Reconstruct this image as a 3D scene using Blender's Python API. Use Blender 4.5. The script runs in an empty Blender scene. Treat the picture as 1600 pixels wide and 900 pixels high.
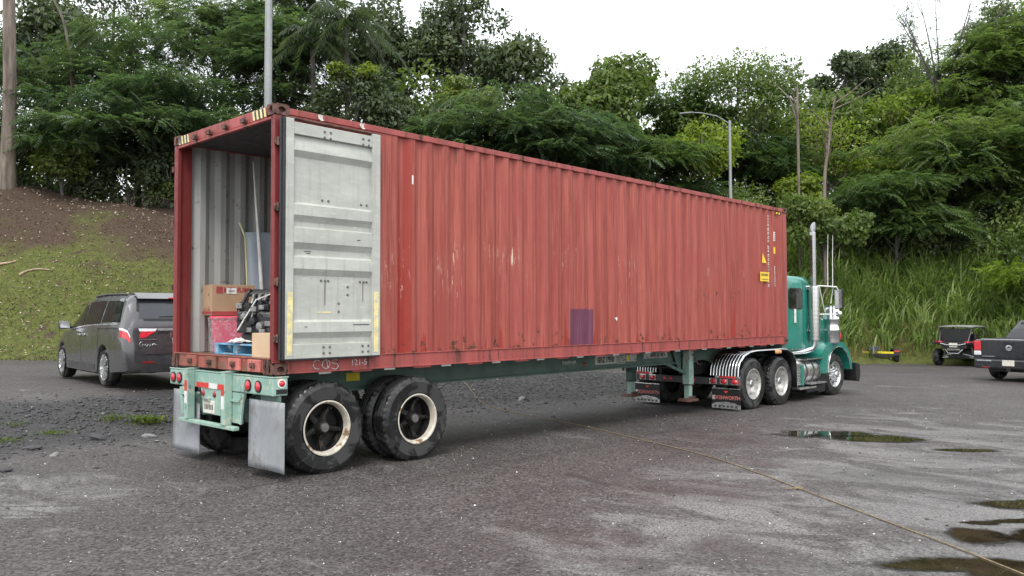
import bpy, bmesh, math, random
import numpy as np
from mathutils import Vector, Matrix, Euler

scene = bpy.context.scene
COL = scene.collection
R_ = math.radians

# ------------------------------------------------------------------ camera
CAM = np.array([-4.5093, -7.7889, 1.7489])
YAW, PITCH, ROLL, FPX = 0.761778, 0.032765, -0.002716, 1275.72
_f = np.array([math.cos(PITCH)*math.cos(YAW), math.cos(PITCH)*math.sin(YAW), math.sin(PITCH)])
_r = np.array([math.sin(YAW), -math.cos(YAW), 0.0])
_u = np.cross(_r, _f)
_r2 = math.cos(ROLL)*_r + math.sin(ROLL)*_u
_u2 = -math.sin(ROLL)*_r + math.cos(ROLL)*_u
cam_data = bpy.data.cameras.new('camera')
cam_data.sensor_width = 36.0
cam_data.lens = 36.0*FPX/1600.0
cam_data.clip_start = 0.05
cam_data.clip_end = 1500.0
cam = bpy.data.objects.new('camera', cam_data)
COL.objects.link(cam)
cam.matrix_world = Matrix(((_r2[0], _u2[0], -_f[0], CAM[0]), (_r2[1], _u2[1], -_f[1], CAM[1]),
                           (_r2[2], _u2[2], -_f[2], CAM[2]), (0, 0, 0, 1)))
scene.camera = cam

# ------------------------------------------------------------------ sky, sun, exposure
SUN_AZ, SUN_EL = R_(-142.0), R_(54.0)      # direction towards the sun, azimuth from +X
world = bpy.data.worlds.new('World')
scene.world = world
world.use_nodes = True
wt = world.node_tree
for n in list(wt.nodes): wt.nodes.remove(n)
w_out = wt.nodes.new('ShaderNodeOutputWorld')
w_bg = wt.nodes.new('ShaderNodeBackground')
w_sky = wt.nodes.new('ShaderNodeTexSky')
w_sky.sky_type = 'NISHITA'
w_sky.sun_disc = False
w_sky.sun_elevation = SUN_EL
w_sky.sun_rotation = math.pi/2 - SUN_AZ
w_sky.air_density = 1.0
w_sky.dust_density = 3.0
w_sky.ozone_density = 1.0
w_mix = wt.nodes.new('ShaderNodeMix'); w_mix.data_type = 'RGBA'
w_mix.inputs[0].default_value = 0.85         # an even, nearly colourless cloud layer over the clear sky
w_mix.inputs[7].default_value = (7.2, 7.35, 7.5, 1.0)
wt.links.new(w_sky.outputs[0], w_mix.inputs[6])
wt.links.new(w_mix.outputs[2], w_bg.inputs['Color'])
w_bg.inputs['Strength'].default_value = 0.15
wt.links.new(w_bg.outputs[0], w_out.inputs[0])

sun_data = bpy.data.lights.new('sun', 'SUN')
sun_data.energy = 1.25
sun_data.angle = R_(18.0)
sun_data.color = (1.0, 0.97, 0.92)
sun = bpy.data.objects.new('sun', sun_data)
COL.objects.link(sun)
_sd = Vector((math.cos(SUN_EL)*math.cos(SUN_AZ), math.cos(SUN_EL)*math.sin(SUN_AZ), math.sin(SUN_EL)))
sun.rotation_euler = _sd.to_track_quat('Z', 'Y').to_euler()
sun.location = (0, -20, 30)

scene.view_settings.view_transform = 'Standard'
scene.view_settings.look = 'None'
scene.view_settings.gamma = 1.0
scene.view_settings.use_curve_mapping = False
scene.view_settings.exposure = 0.85

# ------------------------------------------------------------------ helpers
def at(px, py, depth):
    """world point seen at a photo pixel at a given depth from the camera"""
    return CAM + depth*(_f + _r2*(px-800)/FPX - _u2*(py-450)/FPX)

def tag(o, label=None, cat=None, group=None, kind=None):
    if label: o['label'] = label
    if cat: o['category'] = cat
    if group: o['group'] = group
    if kind: o['kind'] = kind
    return o

def thing(name, label, cat, loc=(0, 0, 0), rotz=0.0, group=None, rot=None):
    o = bpy.data.objects.new(name, None)
    COL.objects.link(o)
    o.empty_display_size = 0.3
    o.location = loc
    o.rotation_euler = rot if rot else (0, 0, rotz)
    return tag(o, label, cat, group)

class MB:
    def __init__(s): s.v = []; s.f = []
    def add(s, vs, fs):
        n = len(s.v)
        s.v += [tuple(float(c) for c in p) for p in vs]
        s.f += [tuple(i+n for i in f) for f in fs]
        return s
    def box(s, x0, x1, y0, y1, z0, z1, M=None):
        vs = [Vector((x, y, z)) for x in (x0, x1) for y in (y0, y1) for z in (z0, z1)]
        if M is not None: vs = [M @ v for v in vs]
        return s.add(vs, [(0, 1, 3, 2), (4, 6, 7, 5), (0, 4, 5, 1), (2, 3, 7, 6), (0, 2, 6, 4), (1, 5, 7, 3)])
    def bar(s, p0, p1, w, h, up=(0, 0, 1)):
        p0, p1 = Vector(p0), Vector(p1); d = (p1-p0); L = d.length; d.normalize()
        a = d.cross(Vector(up))
        if a.length < 1e-4: a = d.cross(Vector((1, 0, 0)))
        a.normalize(); b = a.cross(d)
        vs = []
        for p in (p0, p1):
            for i in (-1, 1):
                for j in (-1, 1): vs.append(p + a*(i*w/2) + b*(j*h/2))
        return s.add(vs, [(0, 1, 3, 2), (4, 6, 7, 5), (0, 4, 5, 1), (2, 3, 7, 6), (0, 2, 6, 4), (1, 5, 7, 3)])
    def tube(s, pts, r, n=8, caps=True):
        pts = [Vector(p) for p in pts]; m = len(pts)
        rs = r if hasattr(r, '__len__') else [r]*m
        ref = Vector((0, 0, 1)); rings = []
        for i, p in enumerate(pts):
            d = (pts[min(i+1, m-1)] - pts[max(i-1, 0)])
            if d.length < 1e-9: d = Vector((0, 0, 1))
            d.normalize()
            if abs(d.dot(ref)) > .95: ref = Vector((1, 0, 0)) if abs(d.x) < .9 else Vector((0, 1, 0))
            a = d.cross(ref).normalized(); b = a.cross(d)
            rings.append([p + a*(rs[i]*math.cos(2*math.pi*k/n)) + b*(rs[i]*math.sin(2*math.pi*k/n)) for k in range(n)])
        vs = [v for ring in rings for v in ring]
        fs = [(i*n+k, i*n+(k+1) % n, (i+1)*n+(k+1) % n, (i+1)*n+k) for i in range(m-1) for k in range(n)]
        if caps: fs += [tuple(range(n))[::-1], tuple((m-1)*n+k for k in range(n))]
        return s.add(vs, fs)
    def cyl(s, p0, p1, r0, r1=None, n=16, caps=True):
        return s.tube([p0, p1], [r0, r0 if r1 is None else r1], n, caps)
    def lathe(s, prof, n=32, axis='y', c=(0, 0, 0), mod=None, close=True):
        vs = []
        for k in range(n):
            t = 2*math.pi*k/n; ct, st = math.cos(t), math.sin(t)
            for j, (r, h) in enumerate(prof):
                rr = r + (mod(j, k) if mod else 0)
                if axis == 'y': p = (c[0]+rr*ct, c[1]+h, c[2]+rr*st)
                elif axis == 'z': p = (c[0]+rr*ct, c[1]+rr*st, c[2]+h)
                else: p = (c[0]+h, c[1]+rr*ct, c[2]+rr*st)
                vs.append(p)
        m = len(prof)
        fs = [(k*m+j, k*m+j+1, ((k+1) % n)*m+j+1, ((k+1) % n)*m+j) for k in range(n) for j in range(m-1)]
        return s.add(vs, fs)
    def prism(s, poly, axis, a, b):
        def P(u, v, w):
            return {'x': (w, u, v), 'y': (u, w, v), 'z': (u, v, w)}[axis]
        n = len(poly)
        vs = [P(u, v, a) for u, v in poly] + [P(u, v, b) for u, v in poly]
        fs = [tuple(range(n)), tuple(range(2*n-1, n-1, -1))] + [(i, n+i, n+(i+1) % n, (i+1) % n) for i in range(n)]
        return s.add(vs, fs)
    def grid(s, P):
        m, n = len(P), len(P[0])
        return s.add([p for row in P for p in row],
                     [(i*n+j, i*n+j+1, (i+1)*n+j+1, (i+1)*n+j) for i in range(m-1) for j in range(n-1)])
    def mesh(s, name, mat, smooth=None, recalc=True):
        me = bpy.data.meshes.new(name)
        me.from_pydata(s.v, [], s.f)
        if recalc:
            bm = bmesh.new(); bm.from_mesh(me)
            bmesh.ops.recalc_face_normals(bm, faces=bm.faces); bm.to_mesh(me); bm.free()
        if mat: me.materials.append(mat)
        if smooth is not None:
            me.polygons.foreach_set('use_smooth', [True]*len(me.polygons))
            me.set_sharp_from_angle(angle=R_(smooth))
        me.update()
        return me
    def build(s, name, mat, parent=None, smooth=None, bevel=0, recalc=True):
        return obj(name, s.mesh(name, mat, smooth, recalc), parent, bevel)

def obj(name, me, parent=None, bevel=0, loc=None, rot=None):
    o = bpy.data.objects.new(name, me)
    COL.objects.link(o)
    if parent is not None: o.parent = parent
    if loc is not None: o.location = loc
    if rot is not None: o.rotation_euler = rot
    if bevel:
        b = o.modifiers.new('bevel', 'BEVEL'); b.width = bevel; b.segments = 2; b.limit_method = 'ANGLE'; b.angle_limit = R_(40)
    return o

def np_mesh(name, V, F, mat, tint=None, smooth=False):
    """fast mesh from arrays: V (n,3), F (m,k)"""
    V = np.asarray(V, dtype=np.float32); F = np.asarray(F, dtype=np.int32)
    me = bpy.data.meshes.new(name)
    m, k = F.shape
    me.vertices.add(len(V)); me.vertices.foreach_set('co', V.ravel())
    me.loops.add(m*k); me.loops.foreach_set('vertex_index', F.ravel())
    me.polygons.add(m)
    me.polygons.foreach_set('loop_start', np.arange(0, m*k, k, dtype=np.int32))
    me.polygons.foreach_set('loop_total', np.full(m, k, dtype=np.int32))
    if smooth: me.polygons.foreach_set('use_smooth', np.ones(m, dtype=bool))
    me.update(calc_edges=True)
    if tint is not None:
        a = me.attributes.new('tint', 'FLOAT', 'FACE')
        a.data.foreach_set('value', np.asarray(tint, dtype=np.float32))
    if mat: me.materials.append(mat)
    return me

def text_mesh(body, size, mat, width=1.0, align='CENTER', bold=0.0):
    cu = bpy.data.curves.new('text', 'FONT')
    cu.body = body; cu.size = size; cu.align_x = align; cu.align_y = 'CENTER'
    cu.extrude = 0.001; cu.offset = bold; cu.resolution_u = 2
    o = bpy.data.objects.new('text', cu); COL.objects.link(o)
    dg = bpy.context.evaluated_depsgraph_get()
    me = bpy.data.meshes.new_from_object(o.evaluated_get(dg))
    bpy.data.objects.remove(o); bpy.data.curves.remove(cu)
    me.materials.clear(); me.materials.append(mat)
    me.transform(Matrix.Diagonal((width, 1, 1, 1)))
    return me

# ------------------------------------------------------------------ node helpers
class NT:
    def __init__(s, name):
        s.m = bpy.data.materials.new(name); s.m.use_nodes = True
        s.t = s.m.node_tree
        for n in list(s.t.nodes): s.t.nodes.remove(n)
        s.out = s.t.nodes.new('ShaderNodeOutputMaterial')
    def n(s, typ, **kw):
        nd = s.t.nodes.new(typ)
        for k, v in kw.items(): setattr(nd, k, v)
        return nd
    def set(s, sock, v):
        if isinstance(v, bpy.types.NodeSocket): s.t.links.new(v, sock)
        elif v is not None:
            if sock.type == 'RGBA': v = (*v, 1) if hasattr(v, '__len__') else (v, v, v, 1)
            sock.default_value = v
    def math(s, op, a, b=None, c=None, clamp=False):
        nd = s.n('ShaderNodeMath', operation=op, use_clamp=clamp)
        s.set(nd.inputs[0], a)
        if b is not None: s.set(nd.inputs[1], b)
        if c is not None: s.set(nd.inputs[2], c)
        return nd.outputs[0]
    def coord(s, kind='Object'): return s.n('ShaderNodeTexCoord').outputs[kind]
    def mapping(s, vec, scale=(1, 1, 1), loc=(0, 0, 0)):
        nd = s.n('ShaderNodeMapping'); s.set(nd.inputs[0], vec)
        nd.inputs['Scale'].default_value = scale; nd.inputs['Location'].default_value = loc
        return nd.outputs[0]
    def noise(s, vec, scale=5, detail=3, rough=.55, dist=0):
        nd = s.n('ShaderNodeTexNoise'); s.set(nd.inputs['Vector'], vec)
        nd.inputs['Scale'].default_value = scale; nd.inputs['Detail'].default_value = detail
        nd.inputs['Roughness'].default_value = rough; nd.inputs['Distortion'].default_value = dist
        return nd.outputs['Fac']
    def voro(s, vec, scale=20, feature='F1', out='Distance', rand=1.0):
        nd = s.n('ShaderNodeTexVoronoi', feature=feature); s.set(nd.inputs['Vector'], vec)
        nd.inputs['Scale'].default_value = scale; nd.inputs['Randomness'].default_value = rand
        return nd.outputs[out]
    def sep(s, vec):
        nd = s.n('ShaderNodeSeparateXYZ'); s.set(nd.inputs[0], vec); return nd.outputs
    def rng(s, v, a, b, c=0.0, d=1.0, smooth=True):
        nd = s.n('ShaderNodeMapRange', interpolation_type='SMOOTHSTEP' if smooth else 'LINEAR')
        s.set(nd.inputs[0], v); 
        for i, x in enumerate((a, b, c, d)): s.set(nd.inputs[1+i], x)
        return nd.outputs[0]
    def mix(s, fac, a, b, mode='MIX'):
        nd = s.n('ShaderNodeMix', data_type='RGBA', blend_type=mode)
        s.set(nd.inputs[0], fac); s.set(nd.inputs[6], a); s.set(nd.inputs[7], b)
        return nd.outputs[2]
    def bump(s, h, strength=.3, dist=.02, normal=None):
        nd = s.n('ShaderNodeBump'); s.set(nd.inputs['Height'], h)
        nd.inputs['Strength'].default_value = strength; nd.inputs['Distance'].default_value = dist
        if normal is not None: s.set(nd.inputs['Normal'], normal)
        return nd.outputs[0]
    def principled(s, col, rough=.5, metal=0.0, normal=None, spec=.5, coat=0, trans=0, emit=None, alpha=None, ior=None):
        p = s.n('ShaderNodeBsdfPrincipled')
        s.set(p.inputs['Base Color'], col); s.set(p.inputs['Roughness'], rough); s.set(p.inputs['Metallic'], metal)
        s.set(p.inputs['Specular IOR Level'], spec)
        if normal is not None: s.set(p.inputs['Normal'], normal)
        if coat: p.inputs['Coat Weight'].default_value = coat; p.inputs['Coat Roughness'].default_value = .08
        if trans: p.inputs['Transmission Weight'].default_value = trans
        if alpha is not None: s.set(p.inputs['Alpha'], alpha)
        if ior: p.inputs['IOR'].default_value = ior
        s.t.links.new(p.outputs[0], s.out.inputs[0])
        return s.m

def lerp3(a, b, t): return tuple(x*(1-t)+y*t for x, y in zip(a, b))

def mat(name, col, rough=.5, metal=0.0, var=.12, vs=5.0, bump=0.0, bs=60, dirt=None, damt=.5, ds=3.0, spec=.5, coat=0, streak=False):
    """general painted / plain surface with uneven tone, optional dirt or rust"""
    k = NT(name); c = k.coord()
    vec = k.mapping(c, (1, 1, .12)) if streak else c
    nz = k.noise(vec, vs, 4)
    lo = tuple(max(0, x*(1-var)) for x in col); hi = tuple(min(1, x*(1+var)) for x in col)
    base = k.mix(k.rng(nz, .3, .7), lo, hi)
    r = k.rng(k.noise(c, vs*2.3, 3), .3, .7, max(.02, rough-.1), min(1, rough+.1))
    if dirt:
        dn = k.noise(vec, ds, 6, .68)
        mask = k.rng(dn, .62-.25*damt, .72-.2*damt)
        base = k.mix(mask, base, dirt)
        r = k.mix(mask, r, .85)
    nrm = k.bump(k.noise(c, bs, 3), bump, .01) if bump else None
    return k.principled(base, r, metal, nrm, spec, coat)
# ------------------------------------------------------------------ materials
def m_container_red():
    k = NT('container_red'); c = k.coord(); x, y, z = k.sep(c)
    streak = k.noise(k.mapping(c, (1, 1, .045)), 9, 5, .6)
    fine = k.noise(k.mapping(c, (1, 1, .03)), 45, 3, .6)
    big = k.noise(c, .8, 3)
    base = k.mix(k.rng(streak, .3, .7), (.25, .050, .039), (.36, .094, .072))
    base = k.mix(k.math('MULTIPLY', k.rng(fine, .50, .74), .42), base, (.45, .175, .138))
    base = k.mix(k.math('MULTIPLY', k.rng(fine, .46, .30), .55), base, (.16, .028, .022))
    lines = k.noise(k.mapping(c, (1, 1, .018), (9, 0, 0)), 90, 2, .5)
    base = k.mix(k.math('MULTIPLY', k.rng(lines, .62, .72), .5), base, (.11, .03, .024))
    base = k.mix(k.math('MULTIPLY', k.rng(big, .45, .7), .45), base, (.30, .06, .055))
    # wet, saturated runs: one tall run by the door, short spikes rising from the sill
    run = k.noise(k.mapping(c, (1, 1, .02), (3.3, 0, 0)), 7, 4, .6)
    hrun = k.rng(z, .15, 1.1, .56, .80, False)
    wet = k.rng(k.math('SUBTRACT', run, hrun), 0, .03)
    tall = k.math('MULTIPLY', k.math('MULTIPLY', k.rng(x, 1.66, 1.70), k.rng(x, 1.95, 1.83)), k.rng(k.math('ADD', run, k.rng(z, .2, 2.9, .06, -.04, False)), .42, .52))
    wet = k.math('MAXIMUM', wet, tall)
    base = k.mix(k.math('MULTIPLY', wet, .85), base, (.27, .028, .02))
    # cream paint chips along the ribs, denser in two bands of a painted-over name
    cn = k.noise(k.mapping(c, (1, 1, .11)), 36, 5, .7)
    rib = k.math('PINGPONG', k.math('ADD', x, .04), .139)
    ribm = k.rng(rib, .128, .112, 1.0, .0)
    clus = k.noise(k.mapping(c, (1, 1, .5)), 1.3, 2)
    band = k.math('ADD', k.math('MULTIPLY', k.rng(z, .35, .9), k.rng(z, 2.0, 1.5)), k.math('MULTIPLY', k.math('MULTIPLY', k.rng(z, 1.28, 1.36), k.rng(z, 1.62, 1.54)), .10))
    band = k.math('MULTIPLY', band, k.rng(clus, .40, .62, .62, 1.0))
    nearm = k.rng(x, 3.0, 10.5, 1.0, .78)
    thr = k.math('SUBTRACT', .86, k.math('MULTIPLY', k.math('MULTIPLY', band, .265), nearm))
    chip = k.math('MULTIPLY', k.rng(k.math('SUBTRACT', cn, thr), 0, .02), k.math('MAXIMUM', ribm, .25))
    base = k.mix(chip, base, (.68, .56, .44))
    # rust spots near the sill and a dented scatter far along
    rn = k.noise(c, 7, 6, .75)
    rz = k.rng(z, .16, .75, .53, .76, False)
    rust = k.rng(k.math('SUBTRACT', rn, rz), 0, .03)
    rn2 = k.noise(k.mapping(c, (1, 1, .5)), 13, 4, .7)
    rb = k.math('MULTIPLY', k.math('MULTIPLY', k.rng(x, 8.2, 8.5), k.rng(x, 10.6, 10.2)), k.math('MULTIPLY', k.rng(z, .88, .95), k.rng(z, 1.12, 1.05)))
    rust = k.math('MAXIMUM', rust, k.math('MULTIPLY', rb, k.rng(rn2, .60, .64)))
    base = k.mix(rust, base, (.085, .035, .022))
    rr = k.noise(k.mapping(c, (1, 1, .05), (1.7, 0, 0)), 11, 4, .65)      # rust runs below the top rail
    top = k.rng(z, 2.80, 1.9, .60, .80, False)
    base = k.mix(k.math('MULTIPLY', k.rng(k.math('SUBTRACT', rr, top), 0, .03), .7), base, (.14, .05, .032))
    # repainted purple patch
    jag = k.math('MULTIPLY', k.math('SUBTRACT', k.noise(c, 14, 3), .5), .05)
    px = k.math('MULTIPLY', k.rng(x, 4.915, 4.93), k.rng(x, 5.49, 5.475))
    pz = k.rng(k.math('ADD', z, jag), .72, .71)
    base = k.mix(k.math('MULTIPLY', k.math('MULTIPLY', px, pz), .93), base, k.mix(k.rng(fine, .4, .7), (.105, .032, .062), (.15, .055, .095)))
    rough = k.mix(wet, k.rng(streak, .3, .7, .48, .62), .3)
    nrm = k.bump(k.noise(c, 2.2, 4), .55, .02)
    nrm = k.bump(fine, .12, .004, nrm)
    return k.principled(base, rough, 0, nrm, .28)

def m_container_inside():
    k = NT('container_inside'); c = k.coord()
    a = k.noise(k.mapping(c, (1, 1, .1)), 6, 4); b = k.noise(c, 9, 6, .7)
    base = k.mix(k.rng(a, .3, .7), (.27, .275, .265), (.37, .375, .36))
    base = k.mix(k.rng(b, .60, .68), base, (.17, .155, .14))
    base = k.mix(k.rng(k.noise(c, 3.1, 6, .72), .64, .72), base, (.45, .46, .46))
    return k.principled(base, .6, 0, k.bump(k.noise(c, 5, 3), .2, .01), .4)

def m_door():
    k = NT('door_grey'); c = k.coord(); x, y, z = k.sep(c)
    a = k.noise(k.mapping(c, (.35, 1, 1)), 5, 5, .65)
    base = k.mix(k.rng(a, .3, .7), (.37, .385, .35), (.47, .48, .44))
    st = k.noise(k.mapping(c, (1, 1, .06)), 16, 4, .65)
    base = k.mix(k.math('MULTIPLY', k.rng(st, .50, .70), .42), base, (.27, .255, .21))
    sc = k.noise(c, 12, 6, .78)
    base = k.mix(k.rng(sc, .70, .74), base, (.20, .16, .12))
    pale = k.noise(k.mapping(c, (1, 1, 3)), 6, 5, .7)
    base = k.mix(k.math('MULTIPLY', k.rng(pale, .58, .70), .45), base, (.62, .60, .50))
    return k.principled(base, .52, 0, k.bump(k.noise(c, 7, 4), .15, .006), .45)

def m_green():
    k = NT('chassis_green'); c = k.coord()
    a = k.noise(c, 4, 4)
    base = k.mix(k.rng(a, .3, .7), (.062, .105, .09), (.095, .15, .125))
    d = k.noise(k.mapping(c, (1, 1, .5)), 8, 6, .7)
    base = k.mix(k.rng(d, .60, .68), base, (.10, .075, .05))
    base = k.mix(k.rng(k.noise(c, 19, 5, .75), .66, .70), base, (.05, .035, .025))
    return k.principled(base, .6, 0, k.bump(d, .2, .006), .4)

def m_pale_green():
    k = NT('bumper_pale_green'); c = k.coord()
    a = k.noise(c, 5, 4)
    base = k.mix(k.rng(a, .3, .7), (.21, .35, .295), (.31, .45, .385))
    base = k.mix(k.math('MULTIPLY', k.rng(k.noise(c, 8, 6, .7), .53, .64), .8), base, (.48, .46, .36))
    base = k.mix(k.rng(k.noise(k.mapping(c, (1, 1, .4), (4, 2, 1)), 10, 6, .75), .585, .66), base, (.10, .055, .03))
    return k.principled(base, .55, 0, k.bump(a, .15, .004), .4)

MARKS = [((-3.2, -2.9), (8.5, -1.6), .14, .16), ((-3.0, -1.2), (9.5, -.5), .16, .16), ((-2.5, -4.6), (8.0, -4.2), .13, .12), ((-.98, -.22), (.30, .0), .022, .8), ((2.62, -1.75), (2.35, -2.75), .10, .55), ((-2.6, .9), (-1.55, -.0), .03, .6), ((-2.75, .55), (-2.0, -.1), .025, .6), ((8.6, -.9), (9.4, -.9), .04, .6)]
def m_asphalt():
    k = NT('asphalt'); c = k.coord(); x, y, z = k.sep(c)
    ag = k.voro(c, 48, 'F1', 'Color'); agv = k.sep(ag)[0]
    agd = k.voro(c, 48)
    fine = k.noise(c, 160, 2)
    big = k.noise(c, .35, 4, .6); mid = k.noise(c, 1.6, 5, .65)
    # worn dry crown, brownish; greyer worn edges
    base = k.mix(k.rng(big, .35, .65), (.043, .037, .035), (.058, .052, .050))
    base = k.mix(k.math('MULTIPLY', k.rng(mid, .5, .75), .5), base, (.085, .082, .080))
    st = k.math('MULTIPLY', k.rng(agv, .0, 1.0, .30, 2.0, False), k.rng(k.noise(c, 30, 4, .75), .3, .7, .65, 1.38, False))
    cmb = k.n('ShaderNodeCombineColor')
    for i in range(3): k.t.links.new(st, cmb.inputs[i])
    base = k.mix(1.0, base, cmb.outputs[0], 'MULTIPLY')
    base = k.mix(k.math('MULTIPLY', k.rng(k.sep(ag)[1], .975, .985), k.rng(agd, .45, .3)), base, (.34, .33, .31))
    # pale grey silt dried along the puddles (right) and tyre lines (left)
    silt_n = k.noise(k.mapping(c, (1, .55, 1)), 1.1, 7, .72, .6)
    right = k.math('MULTIPLY', k.rng(k.math('ADD', y, k.math('MULTIPLY', x, -.14)), -1.6, -4.6), k.rng(x, 16, 9))
    left = k.math('MULTIPLY', k.rng(x, .8, -2.2), k.rng(y, -1.8, .8))
    edge = k.math('MAXIMUM', right, k.math('MULTIPLY', left, .55))
    silt = k.rng(k.math('ADD', silt_n, k.math('MULTIPLY', edge, .17)), .60, .74)
    silt = k.math('MULTIPLY', silt, k.rng(k.noise(c, 55, 3, .7), .40, .56))
    base = k.mix(k.math('MULTIPLY', silt, .72), base, (.26, .255, .25))
    # dark loose gravel soil in the strip behind the trailer
    wob = k.math('MULTIPLY', k.math('SUBTRACT', k.noise(c, .9, 4), .5), 1.6)
    yy = k.math('ADD', y, wob)
    soil = k.math('MULTIPLY', k.math('MULTIPLY', k.rng(yy, 3.4, 4.1), k.rng(yy, 6.9, 6.1)), k.rng(x, 17, 14))
    base = k.mix(k.math('MULTIPLY', soil, .9), base, k.mix(k.rng(k.noise(c, 22, 5, .7), .35, .65), (.016, .016, .017), (.052, .05, .05)))
    # dark drag marks and cracks
    wob2 = k.math('MULTIPLY', k.math('SUBTRACT', k.noise(c, 5, 5, .7), .5), .10)
    for (ax, ay), (bx, by), w_, am in MARKS:
        L_ = math.hypot(bx-ax, by-ay); ux, uy = (bx-ax)/L_, (by-ay)/L_
        u_ = k.math('ADD', k.math('MULTIPLY', k.math('SUBTRACT', x, ax), ux), k.math('MULTIPLY', k.math('SUBTRACT', y, ay), uy))
        v_ = k.math('ADD', k.math('SUBTRACT', k.math('MULTIPLY', k.math('SUBTRACT', y, ay), ux), k.math('MULTIPLY', k.math('SUBTRACT', x, ax), uy)), wob2)
        mk = k.math('MULTIPLY', k.rng(k.math('ABSOLUTE', v_), w_, w_*.3), k.math('MULTIPLY', k.rng(u_, 0, L_*.15), k.rng(u_, L_, L_*.8)))
        base = k.mix(k.math('MULTIPLY', mk, am), base, (.012, .011, .010))
    wetn = k.noise(k.mapping(c, (1, .6, 1), (7, 3, 0)), .7, 5, .6)
    wet = k.rng(k.math('ADD', wetn, k.math('MULTIPLY', edge, .16)), .55, .85)
    wet = k.math('MULTIPLY', wet, k.math('SUBTRACT', 1.0, soil))
    base = k.mix(k.math('MULTIPLY', wet, .45), base, (.03, .028, .027))
    rough = k.rng(wet, 0, 1, .66, .36, False)
    h = k.math('ADD', k.math('MULTIPLY', agd, -1.0), k.math('MULTIPLY', fine, .4))
    nrm = k.bump(h, .38, .007)
    nrm = k.bump(k.noise(c, 9, 4), .35, .02, nrm)
    nrm = k.bump(k.math('MULTIPLY', k.noise(c, 26, 5, .7), soil), .8, .06, nrm)
    return k.principled(base, rough, 0, nrm, .5)

def m_hill():
    k = NT('hillside_ground'); c = k.coord(); x, y, z = k.sep(c)
    a = k.noise(c, .45, 5, .6); b = k.noise(c, 5, 5, .7); f = k.noise(c, 28, 4, .7)
    grass = k.mix(k.rng(b, .3, .7), (.060, .075, .018), (.115, .125, .035))
    soil = k.mix(k.rng(f, .3, .7), (.045, .030, .022), (.10, .068, .05))
    up = k.rng(k.math('ADD', z, k.math('MULTIPLY', k.math('SUBTRACT', a, .5), 8.0)), 3.0, 5.4)
    bare = k.math('MAXIMUM', up, k.rng(k.noise(c, 1.3, 5, .7), .56, .68))
    base = k.mix(bare, grass, soil)
    base = k.mix(k.math('MULTIPLY', k.rng(f, .66, .72), .6), base, (.22, .17, .12))
    return k.principled(base, .9, 0, k.bump(k.math('ADD', b, f), .7, .06), .2)

def m_leaf(name, cols, rough=.45, transl=.48):
    """cols: list of colours picked by each leaf's own random tint"""
    k = NT(name)
    at_ = k.n('ShaderNodeAttribute', attribute_name='tint', attribute_type='GEOMETRY')
    ramp = k.n('ShaderNodeValToRGB')
    el = ramp.color_ramp.elements
    while len(el) < len(cols): el.new(.5)
    for i, cc in enumerate(cols):
        el[i].position = i/(len(cols)-1); el[i].color = (*cc, 1)
    k.t.links.new(at_.outputs['Fac'], ramp.inputs[0])
    col = ramp.outputs[0]
    p = k.n('ShaderNodeBsdfPrincipled'); k.set(p.inputs['Base Color'], col)
    p.inputs['Roughness'].default_value = rough; p.inputs['Specular IOR Level'].default_value = .35
    tr = k.n('ShaderNodeBsdfTranslucent')
    k.set(tr.inputs['Color'], k.mix(1.0, col, (1.0, 1.15, .55), 'MULTIPLY'))
    mx = k.n('ShaderNodeMixShader'); mx.inputs[0].default_value = transl
    k.t.links.new(p.outputs[0], mx.inputs[1]); k.t.links.new(tr.outputs[0], mx.inputs[2])
    k.t.links.new(mx.outputs[0], k.out.inputs[0])
    return k.m

def m_tyre():
    k = NT('tyre_rubber'); c = k.coord()
    n1 = k.noise(c, 5, 4, .6, .8)
    base = k.mix(k.rng(n1, .46, .54), (.012, .012, .0125), (.038, .038, .038))
    rough = k.rng(n1, .46, .54, .28, .62)
    return k.principled(base, rough, 0, k.bump(k.noise(c, 45, 3), .2, .004), .4)

def m_perforated():
    k = NT('perforated_chrome'); c = k.coord()
    v = k.voro(c, 34, 'F1', 'Distance', .0)
    hole = k.rng(v, .30, .22)
    base = k.mix(hole, (.62, .62, .60), (.02, .02, .02))
    return k.principled(base, .22, k.math('SUBTRACT', 1.0, hole), k.bump(v, .4, .01))

def m_water():
    k = NT('puddle_water'); c = k.coord()
    ed = k.n('ShaderNodeAttribute', attribute_name='rim', attribute_type='GEOMETRY').outputs['Fac']
    base = k.mix(k.rng(k.noise(c, 2.2, 4), .35, .65), (.020, .015, .009), (.045, .034, .021))
    n_ = k.noise(c, 7, 6, .7)
    deep = k.rng(k.math('ADD', ed, k.math('MULTIPLY', k.math('SUBTRACT', n_, .5), 1.5)), .38, .56)
    soak = k.rng(k.math('ADD', ed, k.math('MULTIPLY', k.math('SUBTRACT', n_, .5), .9)), .02, .40, 0, .75)
    nrm = k.bump(k.noise(c, 6, 2), .02, .004)
    m = k.principled(k.mix(deep, (.020, .017, .014), base), k.mix(deep, .30, .012), 0, nrm, .5, ior=1.33, alpha=k.math('MAXIMUM', deep, soak))
    return m

def m_lens(name, col):
    k = NT(name); c = k.coord()
    v = k.voro(c, 60)
    base = k.mix(k.rng(v, .1, .6), tuple(x*.7 for x in col), col)
    return k.principled(base, .18, 0, k.bump(v, .3, .004), .5, coat=.6)

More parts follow.
